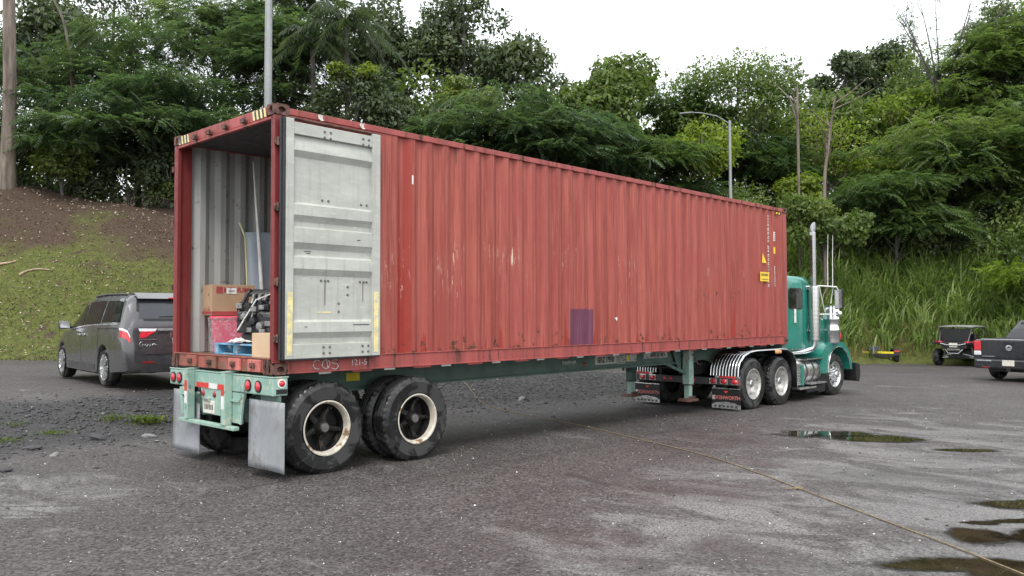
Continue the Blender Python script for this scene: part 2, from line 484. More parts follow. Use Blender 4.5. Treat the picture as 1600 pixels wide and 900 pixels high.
MAT = {}
def init_mats():
    A = MAT
    A['red'] = m_container_red(); A['inside'] = m_container_inside(); A['door'] = m_door()
    A['green'] = m_green(); A['palegreen'] = m_pale_green(); A['asphalt'] = m_asphalt(); A['hill'] = m_hill()
    A['tyre'] = m_tyre(); A['perf'] = m_perforated(); A['water'] = m_water()
    A['redframe'] = mat('frame_red', (.30, .062, .055), .55, 0, .22, 4, .15, 30, (.07, .03, .02), .35, 7, streak=True)
    A['redpost'] = mat('post_red', (.19, .026, .026), .5, 0, .2, 4, .1, 30, (.06, .02, .018), .3, 8, streak=True)
    A['redsill'] = mat('sill_red', (.26, .075, .055), .6, 0, .3, 6, .3, 30, (.16, .10, .06), .55, 9)
    A['salmon'] = mat('cam_keeper_red', (.50, .15, .13), .55, 0, .2, 9, .1, 40, (.14, .06, .04), .35, 12)
    A['steel_rust'] = mat('rusty_steel', (.14, .07, .055), .7, .2, .35, 12, .3, 50, (.05, .03, .025), .5, 9)
    A['ceiling'] = mat('ceiling_dark_grey', (.075, .075, .08), .7, 0, .2, 6)  # ceiling in a darker grey than the container's inner walls
    A['reflgrey'] = mat('reflector_dirty', (.20, .20, .19), .5, 0, .2, 9)
    A['gasket'] = mat('rubber_gasket', (.025, .027, .03), .6)
    A['bolt'] = mat('bolt_steel', (.16, .15, .14), .5, .6)
    A['floorwood'] = mat('container_floor', (.16, .09, .055), .7, 0, .3, 5, .2, 40, (.05, .03, .02), .5, 4)
    A['yellow'] = mat('yellow_label', (.80, .55, .04), .5, 0, .1)
    A['yellowdoor'] = mat('yellow_tape', (.72, .62, .28), .6, 0, .15, 8, 0, 40, (.5, .48, .38), .5, 14)
    A['black'] = mat('black_paint', (.012, .012, .013), .45)
    A['blacktxt'] = mat('black_lettering', (.02, .02, .02), .6, 0, 0)
    A['white'] = mat('white_paint', (.72, .71, .68), .55, 0, .08, 9, 0, 40, (.4, .36, .3), .3, 14)
    A['chalk'] = mat('white_scrawl', (.50, .46, .44), .8, 0, .25, 20)
    A['plate'] = mat('licence_plate', (.66, .63, .56), .45, 0, .1, 14, 0, 40, (.3, .26, .2), .35, 20)
    A['sign'] = mat('sign_plate_grey', (.42, .43, .40), .55, 0, .12, 9, 0, 40, (.16, .15, .12), .4, 14)
    A['tape_red'] = mat('reflective_red', (.58, .05, .04), .35, 0, .12, 12)
    A['tape_white'] = mat('reflective_white', (.70, .70, .68), .35, 0, .1, 12)
    A['lens_red'] = m_lens('red_lens', (.62, .03, .045)); A['lens_amber'] = m_lens('amber_lens', (.80, .42, .18))
    A['lens_clear'] = m_lens('clear_lens', (.75, .76, .78)); A['lens_dark'] = m_lens('dark_red_lens', (.25, .015, .02))
    A['flap'] = mat('mud_flap_grey', (.27, .285, .30), .7, 0, .14, 2.5, 0, 60, (.20, .20, .20), .45, 4)
    A['rim_white'] = mat('rim_cream', (.56, .52, .44), .5, .1, .2, 6, .1, 40, (.20, .12, .06), .4, 6)
    A['rim_grey'] = mat('rim_alloy', (.50, .49, .47), .42, .6, .15, 6, .05, 40, (.25, .23, .2), .3, 8)
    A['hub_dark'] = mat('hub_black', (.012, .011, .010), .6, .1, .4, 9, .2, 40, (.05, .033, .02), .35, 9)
    A['hub_grey'] = mat('hub_grey', (.13, .125, .115), .55, .2, .2, 9)
    A['chrome'] = mat('chrome', (.72, .72, .72), .14, 1.0, .04, 3)
    A['stack'] = mat('stack_chrome', (.36, .36, .36), .22, 1.0, .08, 3)
    A['alu'] = mat('polished_aluminium', (.62, .62, .61), .30, .95, .08, 5)
    A['teal'] = mat('cab_teal', (.018, .20, .155), .32, 0, .10, 1.5, 0, 40, coat=.5)
    A['glass'] = mat('tinted_glass', (.010, .011, .012), .12, 0, .05, 3, spec=.4)
    A['glass_grey'] = mat('rear_glass', (.045, .05, .056), .12, 0, .05, 3, spec=.5)
    A['van'] = mat('van_grey', (.078, .077, .082), .28, .45, .05, 2, coat=.8)
    A['vansilver'] = mat('van_silver', (.42, .43, .45), .25, .6, .05, 2, coat=.6)
    A['plastic'] = mat('black_plastic', (.022, .022, .024), .55)
    A['trim'] = mat('dark_trim', (.05, .05, .054), .5)
    A['alloy'] = mat('bright_alloy', (.62, .63, .64), .25, .85, .06, 4)
    A['pickup'] = mat('pickup_grey', (.038, .039, .043), .3, .4, .06, 2, coat=.7)
    A['utvbody'] = mat('utv_black', (.016, .016, .018), .5)
    A['canvas'] = mat('dusty_roof', (.20, .20, .19), .75, 0, .25, 4)
    A['tube'] = mat('tube_steel', (.07, .07, .075), .45, .3)
    A['utvred'] = mat('utv_red', (.12, .016, .03), .4)
    A['dollyyellow'] = mat('dolly_yellow', (.62, .50, .02), .5, 0, .12, 8)
    A['galv'] = mat('galvanised', (.25, .26, .26), .5, .5, .2, 5, .05, 30, streak=True)
    A['lamphead'] = mat('lamp_head_grey', (.20, .21, .21), .5, .3)
    A['card'] = mat('cardboard', (.40, .26, .16), .8, 0, .08, 4, .05, 80)
    A['cardlight'] = mat('cardboard_plain', (.58, .42, .27), .8, 0, .06, 4)
    A['redprint'] = mat('red_print', (.33, .05, .05), .75, 0, .1)
    A['pink'] = mat('pink_plastic', (.60, .025, .085), .35, 0, .08, 4)
    k = NT('plastic_wrap'); c = k.coord()
    MAT['wrap'] = k.principled((.80, .78, .80), .25, 0, k.bump(k.noise(c, 18, 5, .7, 1.5), .9, .03), .6, alpha=k.rng(k.noise(c, 9, 5, .7, 2), .35, .75, .10, .42))
    A['bluepaint'] = mat('pallet_blue', (.12, .32, .50), .7, 0, .2, 8, .2, 60, (.42, .40, .36), .35, 10)
    A['castalu'] = mat('cast_aluminium', (.30, .30, .29), .45, .7, .25, 9, .2, 40, (.05, .05, .05), .4, 9)
    A['engblack'] = mat('engine_black', (.025, .025, .027), .45, .2, .3, 9)
    A['panelblue'] = mat('pale_blue_panel', (.46, .53, .60), .35, 0, .06, 1.5)
    A['foam'] = mat('yellow_foam', (.60, .58, .33), .8)
    A['bark'] = mat('bark_brown', (.12, .085, .062), .9, 0, .35, 5, .6, 14, streak=True)
    A['barkpale'] = mat('bark_pale', (.15, .122, .10), .9, 0, .45, 7, .8, 14, streak=True)
    A['barkgrey'] = mat('bark_grey', (.10, .095, .085), .9, 0, .35, 5, .6, 14, streak=True)
    A['stone'] = mat('stone_dark', (.050, .050, .052), .75, 0, .4, 9, .3, 40)
    A['stone_light'] = mat('stone_light', (.20, .20, .195), .8, 0, .3, 14)
    A['rope'] = mat('rope_tan', (.22, .17, .10), .85, 0, .25, 30, .3, 200)
    A['stick'] = mat('dead_wood', (.34, .25, .17), .85, 0, .3, 10, .3, 50)
    A['fern'] = m_leaf('mimosa_leaf', [(.063, .106, .053), (.094, .147, .067), (.136, .191, .076), (.201, .253, .090)])
    A['fernblue'] = m_leaf('mimosa_leaf_bluish', [(.060, .097, .064), (.090, .136, .083), (.127, .175, .097), (.184, .230, .115)])
    A['dark'] = m_leaf('dark_leaf', [(.048, .071, .044), (.076, .106, .057), (.115, .147, .069), (.178, .209, .090)], .40, .36)
    A['mid'] = m_leaf('mid_leaf', [(.069, .113, .037), (.113, .167, .048), (.161, .218, .060), (.230, .276, .071)])
    A['lime'] = m_leaf('lime_leaf', [(.09, .14, .025), (.15, .215, .03), (.22, .285, .036), (.29, .34, .045)])
    A['palmleaf'] = m_leaf('palm_leaf', [(.05, .072, .045), (.08, .108, .065), (.13, .155, .09)])
    A['grassblade'] = m_leaf('tall_grass_blade', [(.27, .21, .10), (.08, .13, .035), (.14, .21, .052), (.22, .30, .082), (.35, .42, .18)])
    A['lawn'] = m_leaf('lawn_blade', [(.10, .075, .035), (.075, .080, .022), (.085, .10, .024), (.115, .125, .03), (.15, .155, .05)])
    A['litter'] = m_leaf('leaf_litter', [(.06, .035, .025), (.13, .08, .055), (.26, .20, .15), (.42, .37, .30)], .8, .05)
    A['weed'] = m_leaf('weed_leaf', [(.06, .09, .02), (.12, .16, .03), (.17, .2, .04)])
init_mats()
# ------------------------------------------------------------------ the lot and the hillside
def sstep(a, b, x):
    t = np.clip((np.asarray(x, float)-a)/(b-a), 0, 1); return t*t*(3-2*t)

EDGE = np.array([(-60, 88), (-10, 34.8), (2.8, 20.9), (6.4, 17.4), (13, 13.8), (20, 10.9), (28, 7.8), (34.0, 5.0), (35.2, 2.0), (34.6, -1.5), (35.5, -10), (42, -45), (60, -120)], float)

def edge_dist(x, y):
    x = np.asarray(x, float); y = np.asarray(y, float)
    best = np.full(x.shape, 1e9); sign = np.ones(x.shape)
    for (ax, ay), (bx, by) in zip(EDGE[:-1], EDGE[1:]):
        dx, dy = bx-ax, by-ay
        t = np.clip(((x-ax)*dx+(y-ay)*dy)/(dx*dx+dy*dy), 0, 1)
        px, py = x-(ax+t*dx), y-(ay+t*dy)
        d = np.hypot(px, py)
        cr = dx*(y-ay)-dy*(x-ax)          # left of the line = hill side
        upd = d < best-1e-9
        best = np.where(upd, d, best); sign = np.where(upd, np.where(cr > 0, 1, -1), sign)
    return best*sign

def ground_z(x, y):
    x = np.asarray(x, float); y = np.asarray(y, float)
    z = -.0138*np.clip(x, -40, 45)
    z = z + .45*sstep(3.0, 7.4, y)*(1-sstep(11, 20, x))
    z = z + .05*np.exp(-((y-5.3)/.9)**2)*(1-sstep(12, 16, x))*(.6+.4*np.sin(x*1.7))
    z = z + .14*np.exp(-((x-22)**2+(y+1)**2)/28)
    return z

def hill_z(x, y):
    d = edge_dist(x, y)
    g = ground_z(x, y)
    s = sstep(4, 26, x)                       # 0 = grassy bank on the left, 1 = overgrown slope on the right
    dd = np.clip(d, 0, None)
    left = 7.5*sstep(-1.0, 10.5, dd) - 7.5*sstep(-1.0, 10.5, 0) + .06*np.clip(dd-9, 0, 30)
    left = left*(1.0-.3*sstep(4.5, 13, x))
    right = .55*dd + .25*np.clip(dd-0, 0, 6) - .42*np.clip(dd-14, 0, None)
    right = np.minimum(right, 12.5)
    h = left*(1-s)+right*s
    bump_ = .18*np.sin(x*.9+1.3*np.sin(y*.5))*np.sin(y*.8)+.08*np.sin(x*2.3+y*1.1)
    return g + h + bump_*sstep(0.3, 4, dd) - .03*(d < 0.15)

def axis_grid(lo, a, b, hi, step):
    return np.concatenate([np.linspace(lo, a, 14)[:-1], np.arange(a, b, step), np.linspace(b, hi, 14)])

gx = axis_grid(-160, -14, 46, 260, .5); gy = axis_grid(-220, -16, 34, 260, .5)
X, Y = np.meshgrid(gx, gy, indexing='ij')
Z = ground_z(X, Y)
d = edge_dist(X, Y)
Z = Z - np.clip(d-1.0, 0, 2)*.4
idx = np.arange(X.size).reshape(X.shape)
F = np.stack([idx[:-1, :-1], idx[1:, :-1], idx[1:, 1:], idx[:-1, 1:]], -1).reshape(-1, 4)
o = obj('ground', np_mesh('ground', np.stack([X, Y, Z], -1).reshape(-1, 3), F, MAT['asphalt'], smooth=True))
tag(o, 'wet dark asphalt lot with worn grey silt and loose chips', kind='structure')

gx = axis_grid(-200, -22, 62, 300, .6); gy = axis_grid(-160, -22, 58, 300, .6)
X, Y = np.meshgrid(gx, gy, indexing='ij')
d = edge_dist(X, Y); Z = hill_z(X, Y)
idx = np.arange(X.size).reshape(X.shape)
F = np.stack([idx[:-1, :-1], idx[1:, :-1], idx[1:, 1:], idx[:-1, 1:]], -1).reshape(-1, 4)
dmax = d.ravel()[F].max(1)
F = F[dmax > 0.0]
o = obj('hillside', np_mesh('hillside', np.stack([X, Y, Z], -1).reshape(-1, 3), F, MAT['hill'], smooth=True))
tag(o, 'grassy bank with bare brown soil rising behind the lot', kind='structure')

# ------------------------------------------------------------------ puddles (shallow flat water sheets)
def blob(cx, cy, rx, ry, rot, seed, n=56, rough=.28):
    rg = np.random.default_rng(seed); ph = rg.uniform(0, 6.28, 6); am = rg.uniform(.3, 1, 6)
    t = np.linspace(0, 2*np.pi, n, endpoint=False)
    r = 1+rough*sum(am[i]*np.sin((i+2)*t+ph[i])/(i+1.6) for i in range(6))
    x = rx*r*np.cos(t); y = ry*r*np.sin(t)
    c, s = math.cos(rot), math.sin(rot)
    return np.stack([cx+x*c-y*s, cy+x*s+y*c], -1)

def puddle(name, label, pts):
    c = pts.mean(0); n = len(pts); rings = ((0.0, 1.0), (.45, 1.0), (.75, .9), (1.0, .5), (1.22, .15), (1.45, 0.0))
    V, at_ = [], []
    for s_, a_ in rings[1:]:
        for p in pts: q = c+(p-c)*s_; V.append((q[0], q[1], float(ground_z(q[0], q[1]))+.006)); at_.append(a_)
    V.append((c[0], c[1], float(ground_z(c[0], c[1]))+.006)); at_.append(1.0); k0 = len(V)-1
    F = [(k0, i, (i+1) % n) for i in range(n)]
    F += [(r*n+i, (r+1)*n+i, (r+1)*n+(i+1) % n, r*n+(i+1) % n) for r in range(len(rings)-2) for i in range(n)]
    me = bpy.data.meshes.new(name); me.from_pydata(V, [], F)
    me.attributes.new('rim', 'FLOAT', 'POINT').data.foreach_set('value', at_)
    me.materials.append(MAT['water']); me.update()
    o = obj(name, me); tag(o, label, kind='structure')

VR = math.atan2(_r[1], _r[0])
def chain(pts_px, ):
    return None
puddle('puddle', 'long shallow puddle in front of the tractor mirroring green grass', blob(8.0, -2.5, .62, .34, VR-.05, 3, rough=.4))
puddle('puddle', 'thin tail of the puddle beside the tractor', blob(8.05, -3.25, .70, .30, VR-.12, 5, rough=.35))
puddle('puddle', 'small brown sliver of water right of the long puddle', blob(7.8, -4.56, .32, .13, VR, 8))
puddle('puddle', 'brown puddle cut by the right edge of the photograph', blob(4.5, -5.95, .42, .17, VR, 11))
puddle('puddle', 'round brown puddle near the lower right corner', blob(2.86, -5.93, .24, .20, VR, 14, rough=.22))
puddle('puddle', 'small dark wet spot above the round brown puddle', blob(3.36, -5.82, .15, .05, VR, 15))
puddle('puddle', 'broad muddy puddle under the rope in the lower right corner', blob(1.98, -6.26, .50, .26, VR+.05, 19, rough=.5))
puddle('puddle', 'muddy water patch along the right edge below the brown puddle', blob(3.25, -6.40, .40, .20, VR, 23, rough=.5))
puddle('puddle', 'narrow muddy water patch left of the right edge', blob(3.75, -6.10, .30, .07, VR, 29, rough=.5))
puddle('puddle', 'tiny muddy puddle cut by the lower left edge', blob(-2.55, -2.10, .16, .07, VR, 27))

# ------------------------------------------------------------------ shipping container
ZB = 1.12
cont = thing('shipping_container', 'long weathered red corrugated shipping container with its rear end open, riding on the green chassis', 'container', (0, 0, ZB))
L, W, H = 12.192, 2.438, 2.896

def corr_profile(x0, x1, yo, yi, pitch=.278, start=None):
    xs = [(x0, yo)]
    x = x0 if start is None else start
    while x + pitch < x1:
        xs += [(x+.036, yo), (x+.104, yi), (x+.174, yi), (x+.242, yo)]
        x += pitch
    xs.append((x1, yo))
    return xs

def corr_wall(name, x0, x1, yo, yi, z0, z1, m, start=None):
    prof = corr_profile(x0, x1, yo, yi, start=start)
    zs = np.linspace(z0, z1, 9)
    b = MB(); b.grid([[(x, y, z) for z in zs] for x, y in prof])
    return b.build(name, m, cont, smooth=20)
corr_wall('side_wall', .10, 12.07, .012, .048, .165, 2.80, MAT['red'], start=1.62)
corr_wall('inner_lining', .10, 12.07, .018, .054, .165, 2.80, MAT['inside'], start=1.62)
corr_wall('side_wall', .10, 12.07, 2.426, 2.390, .165, 2.80, MAT['red'], start=.22)
corr_wall('inner_lining', .10, 12.07, 2.420, 2.384, .165, 2.80, MAT['inside'], start=.22)
b = MB()
ys = corr_profile(.06, 2.38, 12.15, 12.11, .25)
b.grid([[(x, y, z) for z in (.165, 2.8)] for y, x in ys]); b.build('front_wall', MAT['inside'], cont, smooth=20)
b = MB(); b.grid([[(x+.03, y, z) for z in (.165, 2.8)] for y, x in ys]); b.build('front_wall', MAT['red'], cont, smooth=20)
b = MB(); b.box(.05, 12.1, .05, 2.39, 2.83, 2.845); b.build('roof', MAT['redframe'], cont)
b = MB(); b.box(.06, 12.1, .056, 2.382, 2.81, 2.824); b.build('ceiling', MAT['ceiling'], cont)
b = MB(); b.box(.02, 12.1, .05, 2.39, .05, .16); b.build('floor', MAT['floorwood'], cont)
# rails
b = MB(); b.box(.16, 12.03, 0, .06, 2.80, 2.87); b.build('top_rail', MAT['redframe'], cont, bevel=.006)
b = MB(); b.box(.16, 12.03, 2.378, 2.438, 2.80, 2.87); b.build('top_rail', MAT['redframe'], cont, bevel=.006)
for y0, y1, sgn in ((.004, .05, -1), (2.388, 2.434, 1)):
    b = MB(); b.box(.16, 12.03, y0, y1, .012, .16)
    if sgn < 0: b.box(.16, 12.03, -.012, .03, .0, .016); b.box(.16, 12.03, -.008, .03, .1605, .172)
    b.build('bottom_rail', MAT['redframe'], cont, bevel=.004)
for x in (3.02, 3.1, 8.62, 8.86, 11.6):
    b = MB(); b.box(x, x+.006, .0, .01, .02, .16); b.build('rail_seam', MAT['steel_rust'], cont)
# corner posts
b = MB(); b.box(0, .085, .0, .05, .118, 2.778); b.box(.0, .03, .05, .075, .16, 2.77); b.build('corner_post', MAT['redpost'], cont, bevel=.006)
b = MB(); b.box(0, .20, 2.37, 2.436, .118, 2.778); b.box(0, .05, 2.335, 2.3695, .16, 2.77); b.build('corner_post', MAT['redpost'], cont, bevel=.006)
b = MB(); b.box(12.03, 12.192, .0, .09, .118, 2.778); b.build('corner_post', MAT['redframe'], cont, bevel=.01)
b = MB(); b.box(12.03, 12.192, 2.348, 2.438, .118, 2.778); b.build('corner_post', MAT['redframe'], cont, bevel=.01)
# corner castings with oval apertures
def holed_face(b, o, u, v, w, h, rx, ry, dep, n=20):
    o, u, v = Vector(o), Vector(u), Vector(v); nn = u.cross(v)
    out, inn, bot = [], [], []
    for k in range(n):
        t = 2*math.pi*(k+.5)/n; c, s = math.cos(t), math.sin(t)
        sc = min(w/2/abs(c) if abs(c) > 1e-6 else 9, h/2/abs(s) if abs(s) > 1e-6 else 9)
        out.append(o+u*(c*sc)+v*(s*sc)); inn.append(o+u*(c*rx)+v*(s*ry)); bot.append(o+u*(c*rx)+v*(s*ry)-nn*dep)
    vs = out+inn+bot
    fs = [(k, (k+1) % n, n+(k+1) % n, n+k) for k in range(n)] + [(n+k, n+(k+1) % n, 2*n+(k+1) % n, 2*n+k) for k in range(n)] + [tuple(range(3*n-1, 2*n-1, -1))]
    b.add(vs, fs)
def casting(x, y, z, sx, sy, zc):
    b = MB(); dx, dy, dz = .178, .162, .118
    x0, x1 = sorted((x, x+sx*dx)); y0, y1 = sorted((y, y+sy*dy)); z0, z1 = z, z+dz
    cx, cy, cz = (x0+x1)/2, (y0+y1)/2, (z0+z1)/2
    hx = x0 if sx > 0 else x1; hy = y0 if sy > 0 else y1
    holed_face(b, (hx, cy, cz), (0, -sx, 0), (0, 0, 1), dy, dz, .03, .042, .05)
    holed_face(b, (cx, hy, cz), (sy, 0, 0), (0, 0, 1), dx, dz, .045, .03, .05)
    e = .0
    for f in ([(x0, y0, z1), (x1, y0, z1), (x1, y1, z1), (x0, y1, z1)], [(x0, y0, z0), (x0, y1, z0), (x1, y1, z0), (x1, y0, z0)],
              [((x1 if sx > 0 else x0), yy, zz) for yy, zz in ((y0, z0), (y1, z0), (y1, z1), (y0, z1))],
              [(xx, (y1 if sy > 0 else y0), zz) for xx, zz in ((x0, z0), (x1, z0), (x1, z1), (x0, z1))]):
        b.add(f, [(0, 1, 2, 3)])
    b.build('corner_casting', MAT['steel_rust'], cont, recalc=False)
for x, sx in ((-.004, 1), (12.196, -1)):
    for y, sy in ((-.006, 1), (2.444, -1)):
        for z in (-.004, 2.782): casting(x, y, z, sx, sy, 0)
# rear header and sill
b = MB(); b.box(.0, .11, .172, 2.266, 2.765, 2.885); b.box(.0, .05, .05, 2.37, 2.735, 2.765); b.build('header', MAT['redframe'], cont, bevel=.006)
for yc, nst in ((.29, 3), (2.14, 3)):
    for i in range(7):
        y = yc-.12+i*.04
        b = MB(); yy = y if True else 0
        b.add([(-.003, y, 2.775), (-.003, y+.04, 2.775), (-.003, y+.065, 2.878), (-.003, y+.025, 2.878)], [(0, 1, 2, 3)])
        o = b.build('hazard_stripe', MAT['yellowdoor'] if i % 2 == 0 else MAT['black'], cont, recalc=False)
for y in (.62, 1.05, 1.45, 1.82):
    b = MB(); b.box(-.05, .0, y-.04, y+.04, 2.775, 2.81); b.box(-.05, -.03, y-.055, y+.055, 2.80, 2.83); b.build('cam_keeper', MAT['steel_rust'], cont, bevel=.004)
b = MB(); b.box(.0, .06, .172, 2.266, .01, .158); b.box(-.012, .05, .06, 2.38, .1585, .172); b.build('door_sill', MAT['redsill'], cont, bevel=.005)
for y, m in ((.36, 'salmon'), (.80, 'salmon'), (1.36, 'redsill'), (1.86, 'redsill')):
    b = MB(); b.box(-.03, -.0005, y-.13, y+.13, .018, .150); b.build('cam_keeper_plate', MAT[m], cont, bevel=.006)
    b = MB(); b.box(-.055, -.0305, y-.035, y+.05, .06, .115); b.cyl((-.07, y, .085), (-.03, y, .085), .02, n=10); b.build('cam_keeper', MAT['steel_rust'], cont, bevel=.003)
for y in (.12, 2.30):
    b = MB(); b.box(-.02, -.0045, y-.05, y-.02, .0, .16); b.box(-.02, -.0045, y+.02, y+.05, .0, .16); b.build('sill_gusset', MAT['steel_rust'], cont)
# hinge lugs on the posts
for z in (.35, .95, 1.75, 2.45):
    b = MB(); b.box(-.012, .06, -.035, -.0065, z, z+.07); b.cyl((.02, -.04, z-.01), (.02, -.04, z+.08), .014, n=10); b.build('hinge', MAT['steel_rust'], cont)
    b = MB(); b.box(-.012, .06, 2.4425, 2.48, z, z+.07); b.build('hinge', MAT['steel_rust'], cont)

# right-hand door folded back against the side: we see its inner face
dz = lambda y: 3.834-(y-190)*.006878-ZB
DX0, DX1 = .085, 1.325
zt, zb = 3.862-ZB, 1.283-ZB
YD = -.085           # inner face of the door, looking at the camera
dr = obj('rear_door', None, cont) if False else None
b = MB()
prof = [(3.70, -.052), (3.685, -.052), (3.55, -.093), (3.53, -.095), (3.46, -.052), (2.97, -.052), (2.945, -.092), (2.83, -.096), (2.76, -.052), (2.71, -.052), (2.69, -.090), (2.55, -.096),
        (2.535, -.096), (2.465, -.052), (2.40, -.052), (2.375, -.090), (2.262, -.096), (2.252, -.096), (2.18, -.052), (1.70, -.052), (1.675, -.090), (1.565, -.096), (1.50, -.056), (1.44, -.052)]
xs = np.linspace(.175, 1.215, 9)
b.grid([[(x, y, z-ZB) for x in xs] for z, y in prof])
door = b.build('rear_door', MAT['door'], cont, smooth=25)
door['label'] = 'light grey inner face of the opened rear door'
def dpart(name, m, *bx, bevel=.005):
    b = MB()
    for q in bx: b.box(*q)
    o = b.build(name, m, door, bevel=bevel); return o
dpart('door_stile', MAT['door'], (DX0, .178, -.098, -.035, zb, zt))
dpart('door_stile', MAT['door'], (1.212, DX1, -.098, -.035, zb, zt))
dpart('door_rail', MAT['door'], (.178, 1.212, -.092, -.04, 3.702-ZB, zt-.03))
dpart('door_rail', MAT['door'], (.178, 1.212, -.092, -.04, zb, 1.440-ZB))
dpart('door_skin', MAT['redframe'], (DX0+.01, DX1-.01, -.034, -.02, zb, zt), bevel=0)
dpart('door_gasket', MAT['gasket'], (.052, DX0-.0005, -.088, -.03, zb-.01, zt), (.030, .0515, -.07, -.045, zb-.01, zt))
dpart('door_gasket', MAT['gasket'], (DX1+.0005, DX1+.014, -.08, -.03, zb, zt))
dpart('door_gasket', MAT['steel_rust'], (DX0, DX1, -.08, -.03, zt+.0005, zt+.02))
dpart('door_gasket', MAT['gasket'], (DX0, DX1, -.085, -.03, zb-.018, zb-.0005))
for x, y0, z0, z1 in ((.135, -.1005, 1.32, 2.0), (1.265, -.1005, 1.32, 2.02)):
    b = MB(); b.add([(x-.035, y0, z0-ZB), (x+.03, y0, z0-ZB), (x+.035, y0, z1-ZB), (x-.03, y0, z1-ZB)], [(0, 1, 2, 3)]); b.build('yellow_tape', MAT['yellowdoor'], door, recalc=False)
bolt = MB(); bolt.lathe([(0, -.012), (.011, -.010), (.015, 0)], 10, 'y'); bolt_me = bolt.mesh('bolt', MAT['bolt'], 40)
def bolts(pts, y):
    for x, z in pts: obj('bolt', bolt_me, door, loc=(x, y, z-ZB))
for xc in (.60, 1.12):
    bolts([(xc-.04, 3.83-.05), (xc+.04, 3.83-.05), (xc-.04, 3.83-.115), (xc+.04, 3.83-.115)], -.0925)
    bolts([(xc-.04, 1.40), (xc+.04, 1.40), (xc-.04, 1.335), (xc+.04, 1.335)], -.0925)
    bolts([(xc-.04, 3.02), (xc+.04, 3.02)], -.0525)
    bolts([(xc-.05, 2.13), (xc, 2.13), (xc+.04, 2.13)], -.0525)
bolts([(.90, 2.07), (.90, 1.98), (.78, 1.88), (.78, 1.79)], -.0525)
for x, z0, z1 in ((.60, 1.86, 2.12), (1.11, 1.9, 2.12)):
    b = MB(); b.box(x-.004, x+.004, -.0545, -.0525, z0-ZB, z1-ZB); b.build('drip_stain', MAT['steel_rust'], door)
b = MB(); b.box(.50, .68, -.0545, -.0525, 1.775-ZB, 1.788-ZB); b.build('tape_strip', MAT['yellowdoor'], door)
# scuffed dark scratches on the door
for i, (x, z, w_) in enumerate(((.33, 2.44, .09), (.36, 2.42, .05), (1.0, 2.60, .04), (.32, 1.62, .03), (.95, 1.64, .22), (.45, 2.9, .03))):
    b = MB(); yy = -.0975 if z in (1.62, 1.64, 2.60) else -.0545
    b.box(x, x+w_, yy, yy+.002, z-ZB, z-ZB+.008); b.build('scratch', MAT['trim'], door)
# door hold-back hooks on the top rail
for x in (.56, 1.12):
    b = MB(); b.tube([(x-.02, -.01, 2.85), (x-.03, -.022, 2.82), (x-.005, -.026, 2.795), (x+.03, -.022, 2.80)], .008, 6); b.build('hook', MAT['white'], cont, smooth=60)
    b = MB(); b.box(x-.02, x+.035, -.006, -.0005, 2.81, 2.865); b.build('hook_plate', MAT['chalk'], cont)
# left door: opened flat along the far side
b = MB(); b.box(.08, 1.32, 2.47, 2.53, zb, zt); b.build('rear_door', MAT['door'], cont, bevel=.005)

# reflective pieces along the lower edge
for i in range(13):
    x = .55+i*.9
    b = MB(); b.box(x, x+.16, -.016, -.0125, -.020, .0); b.build('reflector', MAT['reflgrey'], cont)
    b = MB(); b.box(x+.45, x+.72, -.016, -.0125, -.018, -.002); b.build('reflector', MAT['redpost'], cont)
# painted marks, front end: two vertical columns of worn white lettering, labels, stripes
def strokes(x, z0, z1, w_, step, seed, m='white'):
    rg = random.Random(seed); z = z1; b = MB()
    while z > z0:
        h = step*rg.uniform(.55, .85)
        for j in range(2):
            b.box(x-w_/2, x+w_/2, .0065, .0115, z-h*(j*.55+.3), z-h*(j*.55))
        b.box(x-w_/2, x-w_/2+w_*.25, .0065, .0112, z-h, z) if rg.random() < .8 else b.box(x+w_/4, x+w_/2, .0065, .0112, z-h, z)
        z -= step
    return tag(b.build('painted_marking', MAT[m], cont), kind='stuff')
XR1 = 1.62+.278*35; XR2 = XR1+.278
strokes(XR1, 3.20-ZB, 3.62-ZB, .060, .085, 1); strokes(XR1, 2.72-ZB, 3.16-ZB, .060, .085, 2); strokes(XR1, 2.33-ZB, 2.70-ZB, .060, .085, 3)
strokes(XR1+.004, 3.66-ZB, 3.80-ZB, .045, .06, 4)
strokes(XR2, 2.33-ZB, 2.75-ZB, .040, .05, 5)
b = MB(); b.box(XR2-.036, XR2+.036, .0065, .0115, 3.28-ZB, 3.47-ZB); b.build('painted_marking', MAT['white'], cont)
b = MB()
for i in range(4): b.box(XR2-.018, XR2+.018, .0035, .0062, 3.305-ZB+i*.04, 3.325-ZB+i*.04)
b.build('painted_marking', MAT['redframe'], cont)
b = MB(); b.box(XR2-.036, XR2+.036, .0065, .0115, 3.01-ZB, 3.15-ZB); b.build('yellow_label', MAT['yellow'], cont)
b = MB(); b.add([(11.06, .004, 2.80-ZB), (11.26, .004, 2.80-ZB), (11.085, .004, 3.0-ZB)], [(0, 1, 2)]); b.build('warning_triangle', MAT['yellow'], cont, recalc=False)
b = MB(); b.box(10.97, 11.35, .002, .0045, 2.42-ZB, 2.61-ZB); b.build('yellow_label', MAT['yellow'], cont)
b = MB()
for i in range(6): b.box(11.02+i*.05, 11.05+i*.05, -.001, .0015, 2.53-ZB, 2.575-ZB)
b.box(11.02, 11.30, -.001, .0015, 2.455-ZB, 2.468-ZB); b.build('label_print', MAT['trim'], cont)
for i in range(4):
    x = 11.70+i*.06
    b = MB(); b.add([(x, .003, 2.735), (x+.06, .003, 2.735), (x+.085, .003, 2.775), (x+.025, .003, 2.775)], [(0, 1, 2, 3)]); b.build('hazard_stripe', MAT['yellow'] if i % 2 == 0 else MAT['black'], cont, recalc=False)
